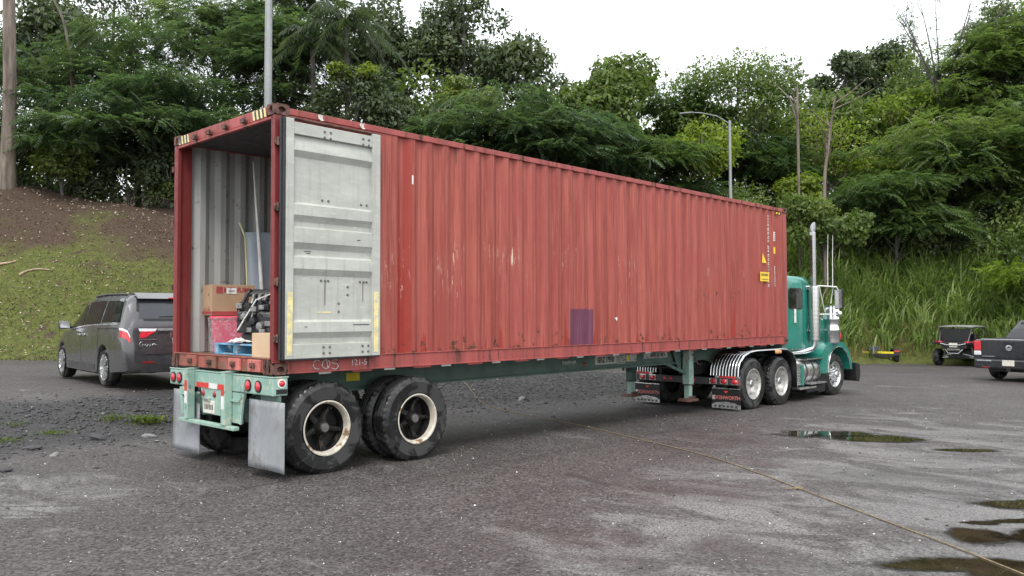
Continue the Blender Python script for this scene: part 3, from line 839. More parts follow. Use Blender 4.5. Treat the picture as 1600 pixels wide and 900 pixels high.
# small white chips
for x, z, w_, h in ((1.955, 3.36, .022, .11),):
    xr = 1.62+.278*round((x-1.62)/.278)
    b = MB(); b.box(xr-w_/2, xr+w_/2, .0085, .0115, z-ZB, z-ZB+h); b.build('white_chip', MAT['white'], cont)
xr = 1.62+.278*16; b = MB(); b.add([(xr-.045, .008, 1.70-ZB), (xr+.0, .008, 1.695-ZB), (xr+.03, .008, 1.715-ZB), (xr+.036, .008, 1.66-ZB), (xr+.01, .008, 1.645-ZB), (xr-.01, .008, 1.675-ZB)], [(0, 1, 2, 3, 4, 5)]); b.build('white_chip', MAT['white'], cont, recalc=False)
# white scrawl on the bottom rail
def scrawl(name, paths, r=.006):
    b = MB()
    for p in paths: b.tube([(x, .001, z) for x, z in p], r, 5)
    return b.build(name, MAT['chalk'], cont, smooth=60)
def arc(cx, cz, rx, rz, a0, a1, n=14): return [(cx+rx*math.cos(R_(a0+(a1-a0)*i/n)), cz+rz*math.sin(R_(a0+(a1-a0)*i/n))) for i in range(n+1)]
s0 = scrawl('scrawl', [arc(.545, .085, .055, .05, 60, 290), arc(.655, .085, .05, .05, -60, 300), [(.66, .13), (.68, .05)],
                  arc(.775, .11, .045, .022, 40, 260, 8)+arc(.77, .058, .045, .035, 80, -150, 8)])
b = MB()
for i, (x, ch) in enumerate(((.90, '('), (.96, '('), (1.02, '1'), (1.08, '2'), (1.14, '1'), (1.2, '-'), (1.27, '5'))):
    pass
me = text_mesh('121-5', .10, MAT['chalk'], 1.0); o = obj('chalk_number', me, cont, loc=(1.10, .0015, .085), rot=(R_(90), 0, 0))
# ------------------------------------------------------------------ wheels
def tyre_profile(R, w, rr):
    """(r, y) from the inner bead round the tread to the outer bead; outer face at y=0, inner at y=w"""
    g = .012; s = .018
    pts = [(rr, .03), (rr+.03, .012), (R-.14*(R-rr)*2, .0), (R-.05, .010), (R-.018, .030), (R-.004, .045)]
    n = 4; a, b = .045, w-.045; seg = (b-a)/n
    for i in range(n):
        y0, y1 = a+i*seg, a+(i+1)*seg
        if i: pts += [(R-g, y0), (R, y0+.004)]
        pts += [(R, y0+seg*.5), (R, y1-s*.5)]
        if i < n-1: pts += [(R-g, y1-.004)]
    pts += [(R-.004, w-.045), (R-.018, w-.030), (R-.05, w-.010), (R-.16*(R-rr)*2, w), (rr+.03, w-.012), (rr, w-.03)]
    return pts

_wheel_cache = {}
def wheel_meshes(kind, R, w, rr):
    key = (kind, R, w, rr)
    if key in _wheel_cache: return _wheel_cache[key]
    n = 120 if R > .45 else 66
    prof = tyre_profile(R, w, rr); m = len(prof)
    def mod(j, k):
        if j in (4, 5, 6, m-5, m-6, m-7) and (k % 3) == 0: return -.012*R/.5
        return 0
    b = MB(); b.lathe(prof, n, 'y', mod=mod); tyre = b.mesh('tyre', MAT['tyre'], 24)
    parts = []
    b = MB()
    if kind == 'dayton':
        b.lathe([(rr+.012, .012), (rr+.016, .004), (rr+.002, .002), (rr-.012, .016), (rr-.018, .05), (rr-.026, .085)], 48, 'y')
        parts.append(('rim', b.mesh('rim', MAT['rim_white'], 35)))
        b = MB(); b.lathe([(rr-.026, .0852), (rr-.034, .17), (rr-.02, .24), (rr-.10, .25)], 48, 'y'); parts.append(('barrel', b.mesh('barrel', MAT['hub_dark'], 35)))  # inner rim wall near-black: the shade inside the rim put into its colour
        b = MB(); b.lathe([(0, .05), (.05, .05), (.062, .06), (.07, .09), (.085, .13), (.10, .16), (.10, .25), (.2, .252), (rr-.02, .255)], 28, 'y')
        for i in range(5):
            a = 2*math.pi*i/5+.3; c, s = math.cos(a), math.sin(a)
            b.tube([(c*.08, .17, s*.08), (c*.15, .185, s*.15), (c*(rr-.055), .16, s*(rr-.055)), (c*(rr-.03), .15, s*(rr-.03))], [.046, .036, .030, .028], 8)
            b.cyl((c*(rr-.055), .11, s*(rr-.055)), (c*(rr-.055), .16, s*(rr-.055)), .018, n=6)
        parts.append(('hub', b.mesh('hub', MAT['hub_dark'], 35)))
        b = MB(); b.lathe([(0, .042), (.045, .044), (.05, .052)], 20, 'y'); parts.append(('hub_cap', b.mesh('hub_cap', MAT['hub_grey'], 35)))
    elif kind == 'drive':
        b.lathe([(rr+.012, .014), (rr+.016, .004), (rr, .002), (rr-.014, .02), (rr-.02, .06), (rr-.03, .12), (rr-.05, .17), (rr-.09, .185), (.13, .19), (.12, .185)], 48, 'y')
        parts.append(('rim', b.mesh('rim', MAT['rim_grey'], 35)))
        b = MB(); b.lathe([(0, .03), (.055, .032), (.078, .05), (.085, .11), (.11, .14), (.125, .19)], 28, 'y')
        for i in range(10):
            a = 2*math.pi*i/10; c, s = .145*math.cos(a), .145*math.sin(a); b.cyl((c, .15, s), (c, .19, s), .016, n=6)
        parts.append(('hub', b.mesh('hub', MAT['alu'], 35)))
    elif kind == 'inner':
        b.lathe([(rr+.01, .004), (rr-.01, .02), (rr-.03, .12), (rr-.06, .2), (.1, .2)], 32, 'y'); parts.append(('rim', b.mesh('rim', MAT['hub_dark'], 35)))
    elif kind == 'steer':
        b.lathe([(rr+.012, .014), (rr+.016, .004), (rr, .002), (rr-.014, .02), (rr-.03, .05), (rr-.06, .055), (.16, .022), (.12, .02), (.10, .02)], 48, 'y')
        parts.append(('rim', b.mesh('rim', MAT['alloy'], 35)))
        b = MB()
        for i in range(8):
            a = 2*math.pi*i/8+.2; c, s = .20*math.cos(a), .20*math.sin(a); b.cyl((c, .028, s), (c, .042, s), .026, n=12)
        parts.append(('hand_hole', b.mesh('hand_hole', MAT['black'], 35)))
        b = MB(); b.lathe([(0, -.075), (.06, -.07), (.078, -.05), (.085, .0), (.13, .02)], 24, 'y')
        for i in range(10):
            a = 2*math.pi*i/10; c, s = .143*math.cos(a), .143*math.sin(a); b.tube([(c, .03, s), (c, -.035, s), (c, -.05, s)], [.019, .017, .008], 8)
        parts.append(('hub', b.mesh('hub', MAT['alloy'], 35)))
    elif kind in ('car', 'pickup'):
        b.lathe([(rr+.008, .012), (rr+.01, .004), (rr-.006, .006), (rr-.02, .03), (rr-.03, .12)], 40, 'y')
        nsp = 7
        for i in range(nsp):
            a = 2*math.pi*i/nsp; c, s = math.cos(a), math.sin(a); c2, s2 = math.cos(a+.13), math.sin(a+.13)
            for cc, ss in ((math.cos(a-.14), math.sin(a-.14)), (c2, s2)):
                b.bar((c*.03, .022, s*.03), (cc*(rr-.012), .012, ss*(rr-.012)), .03, .03, (0, 1, 0))
        b.lathe([(0, .006), (.03, .008), (.045, .03)], 16, 'y')
        parts.append(('rim', b.mesh('rim', MAT['alloy'] if kind == 'car' else MAT['trim'], 35)))
        b = MB(); b.lathe([(0, .085), (rr-.03, .09)], 24, 'y'); parts.append(('brake_disc', b.mesh('brake_disc', MAT['hub_dark'], 35)))
    elif kind == 'utv':
        b.lathe([(rr+.006, .012), (rr-.01, .01), (rr-.02, .08), (.05, .1), (0, .1)], 28, 'y'); parts.append(('rim', b.mesh('rim', MAT['black'], 35)))
    _wheel_cache[key] = (tyre, parts)
    return _wheel_cache[key]

def wheel(parent, kind, x, y, z, R, w, rr, side=-1, spin=0.0, steer=0.0):
    """side -1: outer face looks towards -y; +1: towards +y"""
    tyre, parts = wheel_meshes(kind, R, w, rr)
    o = obj('wheel', tyre, parent, loc=(x, y, z), rot=(0, spin, (0 if side < 0 else math.pi)+steer))
    for nm, me in parts: obj(nm, me, o)
    return o

# ------------------------------------------------------------------ trailer chassis
tr = thing('trailer_chassis', 'green skeletal container chassis with tandem dual wheels under the red container', 'trailer', (0, 0, 0))
G, PG = MAT['green'], MAT['palegreen']
def part(name, m, parent, *boxes, bevel=.004):
    b = MB()
    for q in boxes: b.box(*q)
    return b.build(name, m, parent, bevel=bevel)
def lamp(name, m, parent, c, axis, rx, rz, dep=.02):
    b = MB(); n = 20
    prof = [(0, -dep), (.7, -dep*.8), (1.0, 0)]
    vs = []
    for (r, h) in prof:
        for k in range(n):
            a = 2*math.pi*k/n
            if axis == 'x': vs.append((c[0]+h, c[1]+r*rx*math.cos(a), c[2]+r*rz*math.sin(a)))
            else: vs.append((c[0]+r*rx*math.cos(a), c[1]+h, c[2]+r*rz*math.sin(a)))
    fs = [(i*n+k, i*n+(k+1) % n, (i+1)*n+(k+1) % n, (i+1)*n+k) for i in range(2) for k in range(n)]
    b.add(vs, fs); return b.build(name, m, parent, smooth=50)
BZ0, BZ1 = .895, 1.085
part('rear_bolster', PG, tr, (-.02, .16, -.03, 2.45, BZ0, BZ1), bevel=.012)
part('bolster_cap', PG, tr, (-.026, .17, -.035, 2.455, BZ1+.0005, BZ1+.014))
part('bolster_slot', MAT['black'], tr, (.02, .15, -.034, -.0305, BZ0+.02, BZ0+.07), bevel=0)
for y, dy in ((2.34, .0), (2.17, .0), (.48, .0), (.26, .0)):
    b = MB(); b.lathe([(.066, 0), (.066, -.012), (.05, -.014)], 20, 'x', (-.0205, y, .985)); b.build('lamp_ring', MAT['black'], tr, smooth=40)
    lamp('tail_light', MAT['lens_red'], tr, (-.030, y, .985), 'x', .05, .056)
lamp('side_marker', MAT['lens_red'], tr, (.085, -.0305, 1.025), 'y', .038, .032)
b = MB(); b.lathe([(.05, 0), (.05, -.006), (.036, -.008)], 18, 'y', (.085, -.0305, 1.025)); b.build('lamp_ring', MAT['white'], tr, smooth=40)
for y in (1.80, .88):
    part('guard_post', PG, tr, (-.115, -.0205, y-.045, y+.045, .52, 1.10), bevel=.008)
    b = MB(); b.prism([(-.1155, 1.1005), (.06, 1.1145), (.06, 1.13), (-.1155, 1.12)], 'y', y-.045, y+.045); b.build('post_cap', PG, tr)
    for i, (z0, z1, m) in enumerate(((.85, .98, 'tape_red'), (.70, .85, 'tape_white'))):
        part('reflective_tape', MAT[m], tr, (-.1175, -.1152, y-.032, y+.032, z0+.002, z1-.002), bevel=0)
    yo = y-.046 if y < 1.2 else y+.046
    b = MB(); sg = -1 if y < 1.2 else 1
    b.add([(-.02, yo, .89), (-.02, yo+sg*.26, .89), (-.02, yo+sg*.20, .55), (-.02, yo, .55)], [(0, 1, 2, 3)])
    b.add([(.01, yo, .89), (.01, yo+sg*.26, .89), (.01, yo+sg*.20, .55), (.01, yo, .55)], [(0, 1, 2, 3)])
    b.build('gusset_plate', PG, tr)
    b = MB(); b.bar((-.03, yo+sg*.26, .88), (-.03, yo+sg*.20, .55), .02, .05); b.bar((-.03, yo, .80), (-.03, yo+sg*.25, .80), .03, .02); b.build('gusset_rib', PG, tr)
part('guard_bar', PG, tr, (-.10, -.025, .66, 2.02, .475, .5195), bevel=.008)
for i, (y0, y1, m) in enumerate(((1.40, 1.72, 'tape_red'), (1.19, 1.40, 'tape_white'), (.95, 1.19, 'tape_red'))):
    part('reflective_tape', MAT[m], tr, (-.024, -.0205, y0, y1-.002, .90, .96), bevel=0)
b = MB(); b.prism([(1.62, .90), (1.02, .90), (1.02, .60), (1.56, .60)], 'x', -.012, .0); b.build('plate_panel', PG, tr)
for y in (1.55, 1.27): lamp('clearance_light', MAT['lens_dark'], tr, (-.0125, y, .835), 'x', .035, .042)
part('plate_lamp', MAT['alu'], tr, (-.05, -.0125, 1.36, 1.52, .752, .785))
part('licence_plate', MAT['plate'], tr, (-.020, -.0125, 1.26, 1.54, .61, .755), bevel=.004)
b = MB()
for i in range(6): b.box(-.0215, -.0203, 1.30+i*.037, 1.322+i*.037, .65, .71)
b.build('plate_lettering', MAT['trim'], tr)
# mud flaps on their brackets
for y0, y1, zf in ((-.19, .53, .10), (1.72, 2.42, .09)):
    part('flap_bracket', G, tr, (.045, .06, y0+.12, y1-.2, .80, .894))
    b = MB(); n = 10
    P = [[(.03+.012*math.sin(j*.9)*(i/n), y0+(y1-y0)*j/6, .835-(.835-zf)*i/n) for j in range(7)] for i in range(n+1)]
    b.grid(P); o = b.build('mud_flap', MAT['flap'], tr, smooth=60)
    s = o.modifiers.new('thickness', 'SOLIDIFY'); s.thickness = .012
# main beams, cross members
for y in (.72, 1.72):
    b = MB()
    yo = y if y < 1 else y
    b.box(.1605, 11.9, y-.006, y+.006, .84, 1.09); b.box(.1605, 11.9, y-.065, y+.065, 1.0905, 1.108); b.box(.1605, 9.6, y-.065, y+.065, .815, .8395)
    b.build('main_beam', G, tr)
for x in (1.33, 2.6, 4.1, 5.6, 7.1, 8.6, 9.9, 11.2): part('cross_member', G, tr, (x-.05, x+.05, .727, 1.713, .90, 1.0895))
part('front_bolster', G, tr, (11.92, 12.1, .0, 2.44, .98, 1.095))
part('upper_coupler_plate', MAT['tube'], tr, (10.2, 11.85, .80, 1.64, .90, .96))
for x in (.68, 1.98):
    b = MB(); b.cyl((x, .30, .50), (x, 2.14, .50), .065, n=16); b.build('axle', MAT['hub_dark'], tr, smooth=40)
    for y in (.80, 1.64):
        b = MB(); n = 9
        for k in range(4):
            hl = .52-k*.09
            b.grid([[(x+hl*(i/n*2-1), y+dy_, .585+.03*k-.10*(1-((i/n*2-1)*hl/.52)**2)*-1*(-1 if True else 1)) for dy_ in (-.038, .038)] for i in range(n+1)])
        o = b.build('leaf_spring', MAT['hub_dark'], tr); s = o.modifiers.new('thickness', 'SOLIDIFY'); s.thickness = .012
for x in (.12, 1.33, 2.56):
    for y in (.72, 1.72):
        b = MB(); b.prism([(x-.14, .8145), (x+.14, .8145), (x+.06, .56), (x-.06, .56)], 'y', y-.05, y+.05); b.build('spring_hanger', G, tr)
part('yellow_tag', MAT['dollyyellow'], tr, (1.42, 1.62, .711, .7135, .93, 1.03), bevel=0)
RW, WW, RR = .515, .265, .292
sp = 0
for i, x in enumerate((.68, 1.98)):
    for (y, side, kind) in ((.0, -1, 'dayton'), (.33, -1, 'inner'), (2.44, 1, 'dayton'), (2.11, 1, 'inner')):
        zc = RW-.0138*x-.012
        wheel(tr, kind, x, y, zc, RW, WW, RR, side, spin=.5+1.1*i)
# landing gear
for y in (.56, 1.88):
    lg = part('landing_gear_leg', PG if y < 1 else G, tr, (9.02, 9.18, y-.075, y+.075, .42, 1.06), bevel=.01)
    lg['label'] = 'pale green landing gear leg' if y < 1 else 'dark green landing gear leg on the far side'
    part('inner_leg', MAT['palegreen'], lg, (9.04, 9.16, y-.055, y+.055, .15, .4195), bevel=.008)
    b = MB(); b.prism([(8.93, .10), (9.27, .10), (9.22, .15), (8.98, .15)], 'y', y-.14, y+.14); b.box(9.0, 9.2, y-.1, y-.07, .1505, .2); b.build('foot', MAT['steel_rust'], lg, bevel=.006)
    part('collar', MAT['steel_rust'], lg, (9.01, 9.19, y-.085, y+.085, .405, .4185))
    b = MB(); b.bar((9.1, y, .60), (8.55, .72 if y < 1 else 1.72, .83), .06, .05); b.build('brace', G, lg)
    b = MB(); b.prism([(8.72, 1.05), (9.0, 1.05), (9.0, .62), (8.95, .62)], 'y', y+.09, y+.10); b.build('gusset', G, lg)
b = MB(); b.cyl((9.1, .63, .72), (9.1, 1.80, .72), .022, n=10); b.build('cross_shaft', MAT['tube'], tr, smooth=40)
b = MB(); b.bar((9.1, .64, .95), (9.6, 1.2, .75), .05, .05); b.bar((9.3, .75, 1.05), (10.3, .75, .78), .06, .05); b.bar((9.2, 1.7, 1.0), (9.9, 1.7, .7), .06, .05); b.build('strut', G, tr)
b = MB(); b.tube([(9.12, .47, .98), (9.12, .43, .98), (9.22, .42, .80), (9.22, .36, .80)], .012, 6); b.build('crank_handle', MAT['tube'], tr, smooth=60)
# plates and stencils on the beam web, facing the camera
YP = .712
def plate(x0, x1, z0, z1, m='sign', name='sign_plate'): return part(name, MAT[m], tr, (x0, x1, YP-.004, YP, z0, z1), bevel=0)
def letter(s_, x, z, size, parent, wid=1.0, m='blacktxt', bold=.004):
    return obj('lettering', text_mesh(s_, size, MAT[m], wid, bold=bold), parent, loc=(x, YP-.0055, z), rot=(R_(90), 0, 0))
p = plate(6.42, 7.03, .90, 1.045); letter('GEUZ 179500', 6.72, .972, .13, p, .62)
p = plate(7.05, 7.28, .89, 1.065)
b = MB()
for i in range(5): b.box(7.07, 7.26-.03*(i % 2), YP-.006, YP-.0042, .905+i*.03, .915+i*.03)
b.build('fine_print', MAT['trim'], p)
p = plate(7.30, 7.62, .915, 1.04)
part('yellow_sticker', MAT['dollyyellow'], p, (7.33, 7.40, YP-.006, YP-.0042, .93, 1.03), bevel=0)
p = plate(7.85, 8.62, .945, 1.045); letter('REEFER USE ONLY', 8.29, .995, .092, p, .62, 'trim')
p = plate(5.55, 5.92, .945, 1.01, 'green')
b = MB()
for i in range(7): b.box(5.57+i*.05, 5.60+i*.05, YP-.006, YP-.0042, .955, .99+.012*(i % 3 == 0))
b.box(5.55, 5.92, YP-.006, YP-.0042, .946, .951); b.build('worn_stencil', MAT['sign'], p)
lamp('side_marker', MAT['lens_dark'], tr, (6.13, YP, .925), 'y', .035, .035)
def rebase(root, base):
    root.location = base
    for c in root.children:
        c.location = Vector(c.location) - Vector(base)
rebase(tr, (1.33, 1.22, -.02))

# ------------------------------------------------------------------ tractor
tk = thing('tractor_truck', 'teal conventional semi tractor with chrome stack coupled ahead of the red container', 'truck')
T, CH, AL = MAT['teal'], MAT['chrome'], MAT['alu']
RT, WT, RRT = .52, .27, .292
for x in (10.64, 11.87):
    for (y, side, kind) in ((.0, -1, 'drive'), (.33, -1, 'inner'), (2.44, 1, 'drive'), (2.11, 1, 'inner')):
        wheel(tk, kind, x, y, RT-.016-.0138*x-.003, RT, WT, RRT, side, spin=x)
    b = MB(); b.cyl((x, .35, .36), (x, 2.1, .36), .08, n=14); b.lathe([(0, -.22), (.16, -.16), (.2, 0), (.16, .16), (0, .22)], 18, 'x', (x, 1.22, .37)); b.build('drive_axle', MAT['hub_dark'], tk, smooth=40)
for (y, side) in ((.13, -1), (2.31, 1)):
    wheel(tk, 'steer', 14.97, y, RT-.0138*15-.006, RT, .27, RRT, side, spin=.4, steer=-.06)
b = MB(); b.cyl((14.97, .3, .31), (14.97, 2.1, .31), .055, n=12); b.build('steer_axle', MAT['hub_dark'], tk, smooth=40)
for y in (.80, 1.58): part('frame_rail', MAT['black'], tk, (9.75, 15.9, y, y+.07, .55, .80))
# quarter fenders over the drive wheels, ribbed
FP = [(9.97, .54), (9.985, .68), (10.06, .82), (10.20, .92), (10.42, .985), (10.7, 1.005), (11.8, 1.005), (12.1, .985), (12.34, .90), (12.48, .76), (12.53, .58), (12.54, .18)]
for y0 in (-.03, 1.84):
    b = MB(); b.grid([[(x, y0+.62*j/4, z) for j in range(5)] for x, z in FP]); fd = b.build('fender', MAT['black'], tk, smooth=60)
    s = fd.modifiers.new('thickness', 'SOLIDIFY'); s.thickness = .006
    for j in range(10):
        y = y0+.012+j*.066
        b = MB(); b.tube([(x-.012 if i < 4 else x, y, z+(.012 if i > 2 else 0)) for i, (x, z) in enumerate(FP[:8])], .0165, 7); b.build('fender_rib', CH, fd, smooth=60)
b = MB(); b.tube([(x, -.034, z+.006) for x, z in FP[2:]], .011, 6); b.build('fender_edge', CH, tk, smooth=60)
for x in (11.55, 11.68):
    b = MB(); b.lathe([(0, -.05), (.035, -.045), (.045, 0)], 14, 'y', (x, -.036, .965)); b.build('amber_light', MAT['lens_amber'], tk, smooth=50)
# rear light bar
part('light_bar', MAT['trim'], tk, (9.93, 9.97, -.08, 2.50, .36, .50), bevel=.006)
for ys in ((.50, .27, .04), (2.40, 2.16, 1.92)):
    for y in ys:
        b = MB(); b.box(9.918, 9.9295, y-.085, y+.085, .375, .49); b.build('light_bezel', CH, tk, bevel=.008)
        lamp('tail_light', MAT['lens_red'], tk, (9.917, y, .432), 'x', .068, .048, .025)
for y in (.95, 1.48, 1.62): lamp('clearance_light', MAT['lens_red'], tk, (9.929, y, .43), 'x', .04, .04)
for y0, y1 in ((-.05, .45), (1.95, 2.4)):
    part('reflector_strip', MAT['tape_red'], tk, (9.935, 9.95, y0+.07, y1-.07, .501, .54), bevel=0)
    part('bracket', AL, tk, (9.935, 9.95, y0-.02, y0+.065, .501, .54), (9.935, 9.95, y1-.065, y1+.02, .501, .54))
part('end_reflector', MAT['tape_red'], tk, (9.925, 9.9295, -.075, -.055, .37, .49), bevel=0)
# mud flaps with lettering and shaped bright weights
for yc in (.24, 2.07):
    b = MB(); b.box(9.955, 9.966, yc-.31, yc+.31, -.085, .30); fl = b.build('mud_flap', MAT['black'], tk, bevel=.003)
    part('flap_hanger', AL, fl, (9.945, 9.954, yc-.30, yc+.30, .285, .305))
    b = MB(); pr = [(yc-.31, -.095), (yc+.31, -.095), (yc+.31, -.02), (yc+.2, .02), (yc, .04), (yc-.2, .02), (yc-.31, -.02)]; b.prism(pr, 'x', 9.944, 9.9545); b.build('flap_weight', AL, fl, bevel=.003)
    b = MB()
    for i in range(6): b.box(9.9425, 9.9438, yc-.25+i*.09, yc-.20+i*.09, -.07, -.03)
    b.build('weight_slot', MAT['trim'], fl)
    o = obj('lettering', text_mesh('KENWORTH', .098, MAT['salmon'], .92, bold=.003), fl, loc=(9.9535, yc-.045, .115), rot=(R_(90), 0, R_(-90)))
    b = MB(); b.box(9.952, 9.9545, yc+.235, yc+.295, .075, .155); b.build('badge', MAT['white'], fl)
    b = MB(); b.box(9.9505, 9.9515, yc+.262, yc+.270, .08, .15); b.add([(9.9508, yc+.262, .115), (9.9508, yc+.24, .15), (9.9508, yc+.24, .08)], [(0, 1, 2)]); b.build('badge_mark', MAT['tape_red'], fl)
    b = MB(); b.add([(9.9538, yc+.05, .25), (9.9538, yc-.05, .25), (9.9538, yc, .20)], [(0, 1, 2)]); b.build('flap_mark', MAT['tape_red'], fl)
# deck behind the cab
part('deck_plate', MAT['tube'], tk, (12.1, 12.9, .55, 1.9, .84, .88)); part('fifth_wheel', MAT['black'], tk, (10.6, 11.7, .75, 1.7, .805, .895), bevel=.02)
b = MB()
for y in (1.0, 1.2, 1.4): b.tube([(12.45, y, 1.5), (12.25, y, 1.0), (11.9, y+.1, .95), (11.7, y, 1.05)], .018, 6)
b.build('air_hose', MAT['black'], tk, smooth=60)
part('chassis_bracket', G, tk, (11.2, 12.35, .33, .60, 1.03, 1.075), (11.9, 11.95, .30, .50, .97, 1.03))
# cab: lofted shell
def cab_ring(x, w, z0, z1, r=.16):
    c = 1.22; pts = []
    for cx, cz, a0 in ((c-w+r, z1-r, 90), (c-w+r*.5, z0+r*.5, 180)):
        rr_ = r if a0 == 90 else r*.5
        pts += [(x, cx+rr_*math.cos(R_(a0+t)), cz+rr_*math.sin(R_(a0+t))) for t in (0, 22, 45, 68, 90)]
    pts2 = [(p[0], 2*c-p[1], p[2]) for p in pts[::-1]]
    return pts + pts2
rings = [cab_ring(12.44, .93, .98, 2.52), cab_ring(12.47, .99, .95, 2.57), cab_ring(12.56, 1.01, .93, 2.60), cab_ring(13.5, 1.01, .93, 2.61), cab_ring(13.75, 1.0, .93, 2.60), cab_ring(13.95, .97, .93, 2.48), cab_ring(14.2, .95, .93, 1.95)]
b = MB(); m_ = len(rings[0]); b.add([p for r in rings for p in r], [(i*m_+k, i*m_+(k+1) % m_, (i+1)*m_+(k+1) % m_, (i+1)*m_+k) for i in range(len(rings)-1) for k in range(m_)]+[tuple(range(m_)), tuple(range((len(rings)-1)*m_, len(rings)*m_))])
cab = b.build('cab', T, tk, smooth=40)
def rrect(b, u0, u1, v0, v1, r, f, n=5):
    pts = []
    for cu, cv, a in ((u1-r, v1-r, 0), (u0+r, v1-r, 90), (u0+r, v0+r, 180), (u1-r, v0+r, 270)):
        pts += [(cu+r*math.cos(R_(a+90*t/n)), cv+r*math.sin(R_(a+90*t/n))) for t in range(n+1)]
    b.add([f(u, v) for u, v in pts], [tuple(range(len(pts)))]); return b
b = MB(); rrect(b, 12.70, 13.36, 1.88, 2.30, .08, lambda u, v: (u, .2025, v)); b.build('side_window', MAT['glass'], cab, recalc=False)
b = MB(); rrect(b, 12.67, 13.39, 1.85, 2.33, .1, lambda u, v: (u, .2055, v)); b.build('window_seal', MAT['black'], cab, recalc=False)
b = MB(); rrect(b, 13.52, 13.98, 1.70, 2.36, .06, lambda u, v: (u, .218, v)); b.build('side_window', MAT['glass'], cab, recalc=False)
b = MB(); rrect(b, .55, 1.9, 1.95, 2.35, .08, lambda u, v: (12.435, u, v)); b.build('rear_window', MAT['glass'], cab, recalc=False)
b = MB(); b.add([(13.965, .42, 2.42), (13.965, 2.02, 2.42), (14.205, 2.05, 1.98), (14.205, .39, 1.98)], [(0, 1, 2, 3)]); b.build('windshield', MAT['glass'], cab, recalc=False)
part('grab_handle', MAT['white'], cab, (12.93, 13.02, .185, .2005, 1.55, 1.86), bevel=.004)
part('roof_strip', MAT['white'], cab, (12.47, 12.75, .5, 1.9, 2.612, 2.64)); part('cab_trim', MAT['white'], cab, (12.46, 12.6, .20, .2065, 2.43, 2.47))
b = MB(); b.lathe([(0, -.05), (.05, -.048), (.085, -.02), (.09, .0)], 18, 'x', (12.432, .42, 1.60)); b.build('work_light', CH, cab, smooth=40)
part('door_seam', MAT['trim'], cab, (13.42, 13.428, .206, .2085, 1.0, 2.5), bevel=0)
# hood, grille, fender
b = MB()
hr = [(14.2, .95, .62, 1.96), (14.6, .62, .60, 1.94), (15.2, .56, .60, 1.86), (15.65, .52, .6, 1.76), (15.82, .48, .62, 1.66)]
P = [[(x, 1.22-w, z0), (x, 1.22-w, z1-.18), (x, 1.22-w*.78, z1-.03), (x, 1.22, z1), (x, 1.22+w*.78, z1-.03), (x, 1.22+w, z1-.18), (x, 1.22+w, z0)] for x, w, z0, z1 in hr]
b.grid(P); b.build('hood', T, tk, smooth=40)
part('grille', CH, tk, (15.822, 15.86, .78, 1.66, .55, 1.62), bevel=.02)
for y0, y1 in ((.04, .70), (1.74, 2.40)):
    b = MB()
    op = [(14.02, .38), (14.02, .82), (14.16, .96), (14.5, 1.07), (14.92, 1.11), (15.32, 1.04), (15.62, .84), (15.76, .60), (15.80, .40)]
    ip = [(15.64, .40), (15.57, .62), (15.42, .82), (15.17, .94), (14.92, .975), (14.66, .925), (14.46, .80), (14.36, .60), (14.33, .38)]
    n = len(op)
    for yy in (y0, y1): pass
    G4 = [[(ox, y0, oz), (ix, y0, iz), (ix, y1, iz), (ox, y1, oz), (ox, y0, oz)] for (ox, oz), (ix, iz) in zip(op, ip[::-1])]
    b.grid(G4); b.build('front_fender', T, tk, smooth=30, bevel=.02)
    b = MB(); ys = y0-.012 if y0 < 1 else y1+.012
    b.tube([(x, ys, z) for x, z in ip], .012, 6); b.build('fender_lip', AL, tk, smooth=60)
part('headlight', CH, tk, (15.6, 15.78, .30, .66, 1.12, 1.34), bevel=.03)
part('turn_signal', MAT['lens_red'], tk, (14.98, 15.12, .02, .12, 1.14, 1.28), bevel=.015)
b = MB(); b.prism([(15.86, .56), (16.10, .52), (16.14, .30), (16.08, .08), (15.90, .12)], 'y', -.03, 2.47); b.build('front_bumper', MAT['black'], tk, bevel=.02)
# exhaust
b = MB(); b.lathe([(.06, 0), (.118, .015), (.122, .05), (.122, 1.22), (.118, 1.26), (.06, 1.275)], 28, 'z', (13.72, .085, 1.12)); b.build('muffler_shield', MAT['perf'], tk, smooth=40)
b = MB(); b.lathe([(.066, 0), (.066, 1.16), (.066, 1.24)], 20, 'z', (13.72, .085, 2.39)); st = b.build('exhaust_stack', MAT['stack'], tk, smooth=40)
b = MB(); n = 20
top = [(13.72+.066*math.cos(2*math.pi*k/n), .085+.066*math.sin(2*math.pi*k/n), 3.62) for k in range(n)]
cut = [(13.72+.075*math.cos(2*math.pi*k/n)*1.05, .085+.075*math.sin(2*math.pi*k/n), 3.70+.16*math.cos(2*math.pi*k/n)) for k in range(n)]
b.add(top+cut, [(k, (k+1) % n, n+(k+1) % n, n+k) for k in range(n)]); b.build('stack_tip', MAT['stack'], tk, smooth=40)
b = MB(); b.tube([(13.72, .085, 1.13), (13.72, .085, 1.03), (13.69, .13, .95), (13.55, .25, .90), (13.3, .40, .88), (12.75, .42, .88)], .062, 14); b.build('exhaust_elbow', CH, tk, smooth=60)
for z in (1.35, 2.3): part('stack_clamp', CH, tk, (13.6, 13.84, .19, .2, z, z+.04))
b = MB(); b.lathe([(.0, 0), (.12, .0), (.18, .03), (.185, .08), (.185, .30), (.192, .31), (.192, .34), (.185, .35), (.185, .56), (.192, .57), (.192, .6), (.185, .61), (.185, .78), (.15, .86), (.16, .865), (.16, .90), (0, .92)], 32, 'z', (14.72, .10, 1.04)); b.build('air_cleaner', CH, tk, smooth=40)
for z in (1.36, 1.63): part('air_cleaner_strap', AL, tk, (14.35, 14.55, .24, .26, z, z+.03))
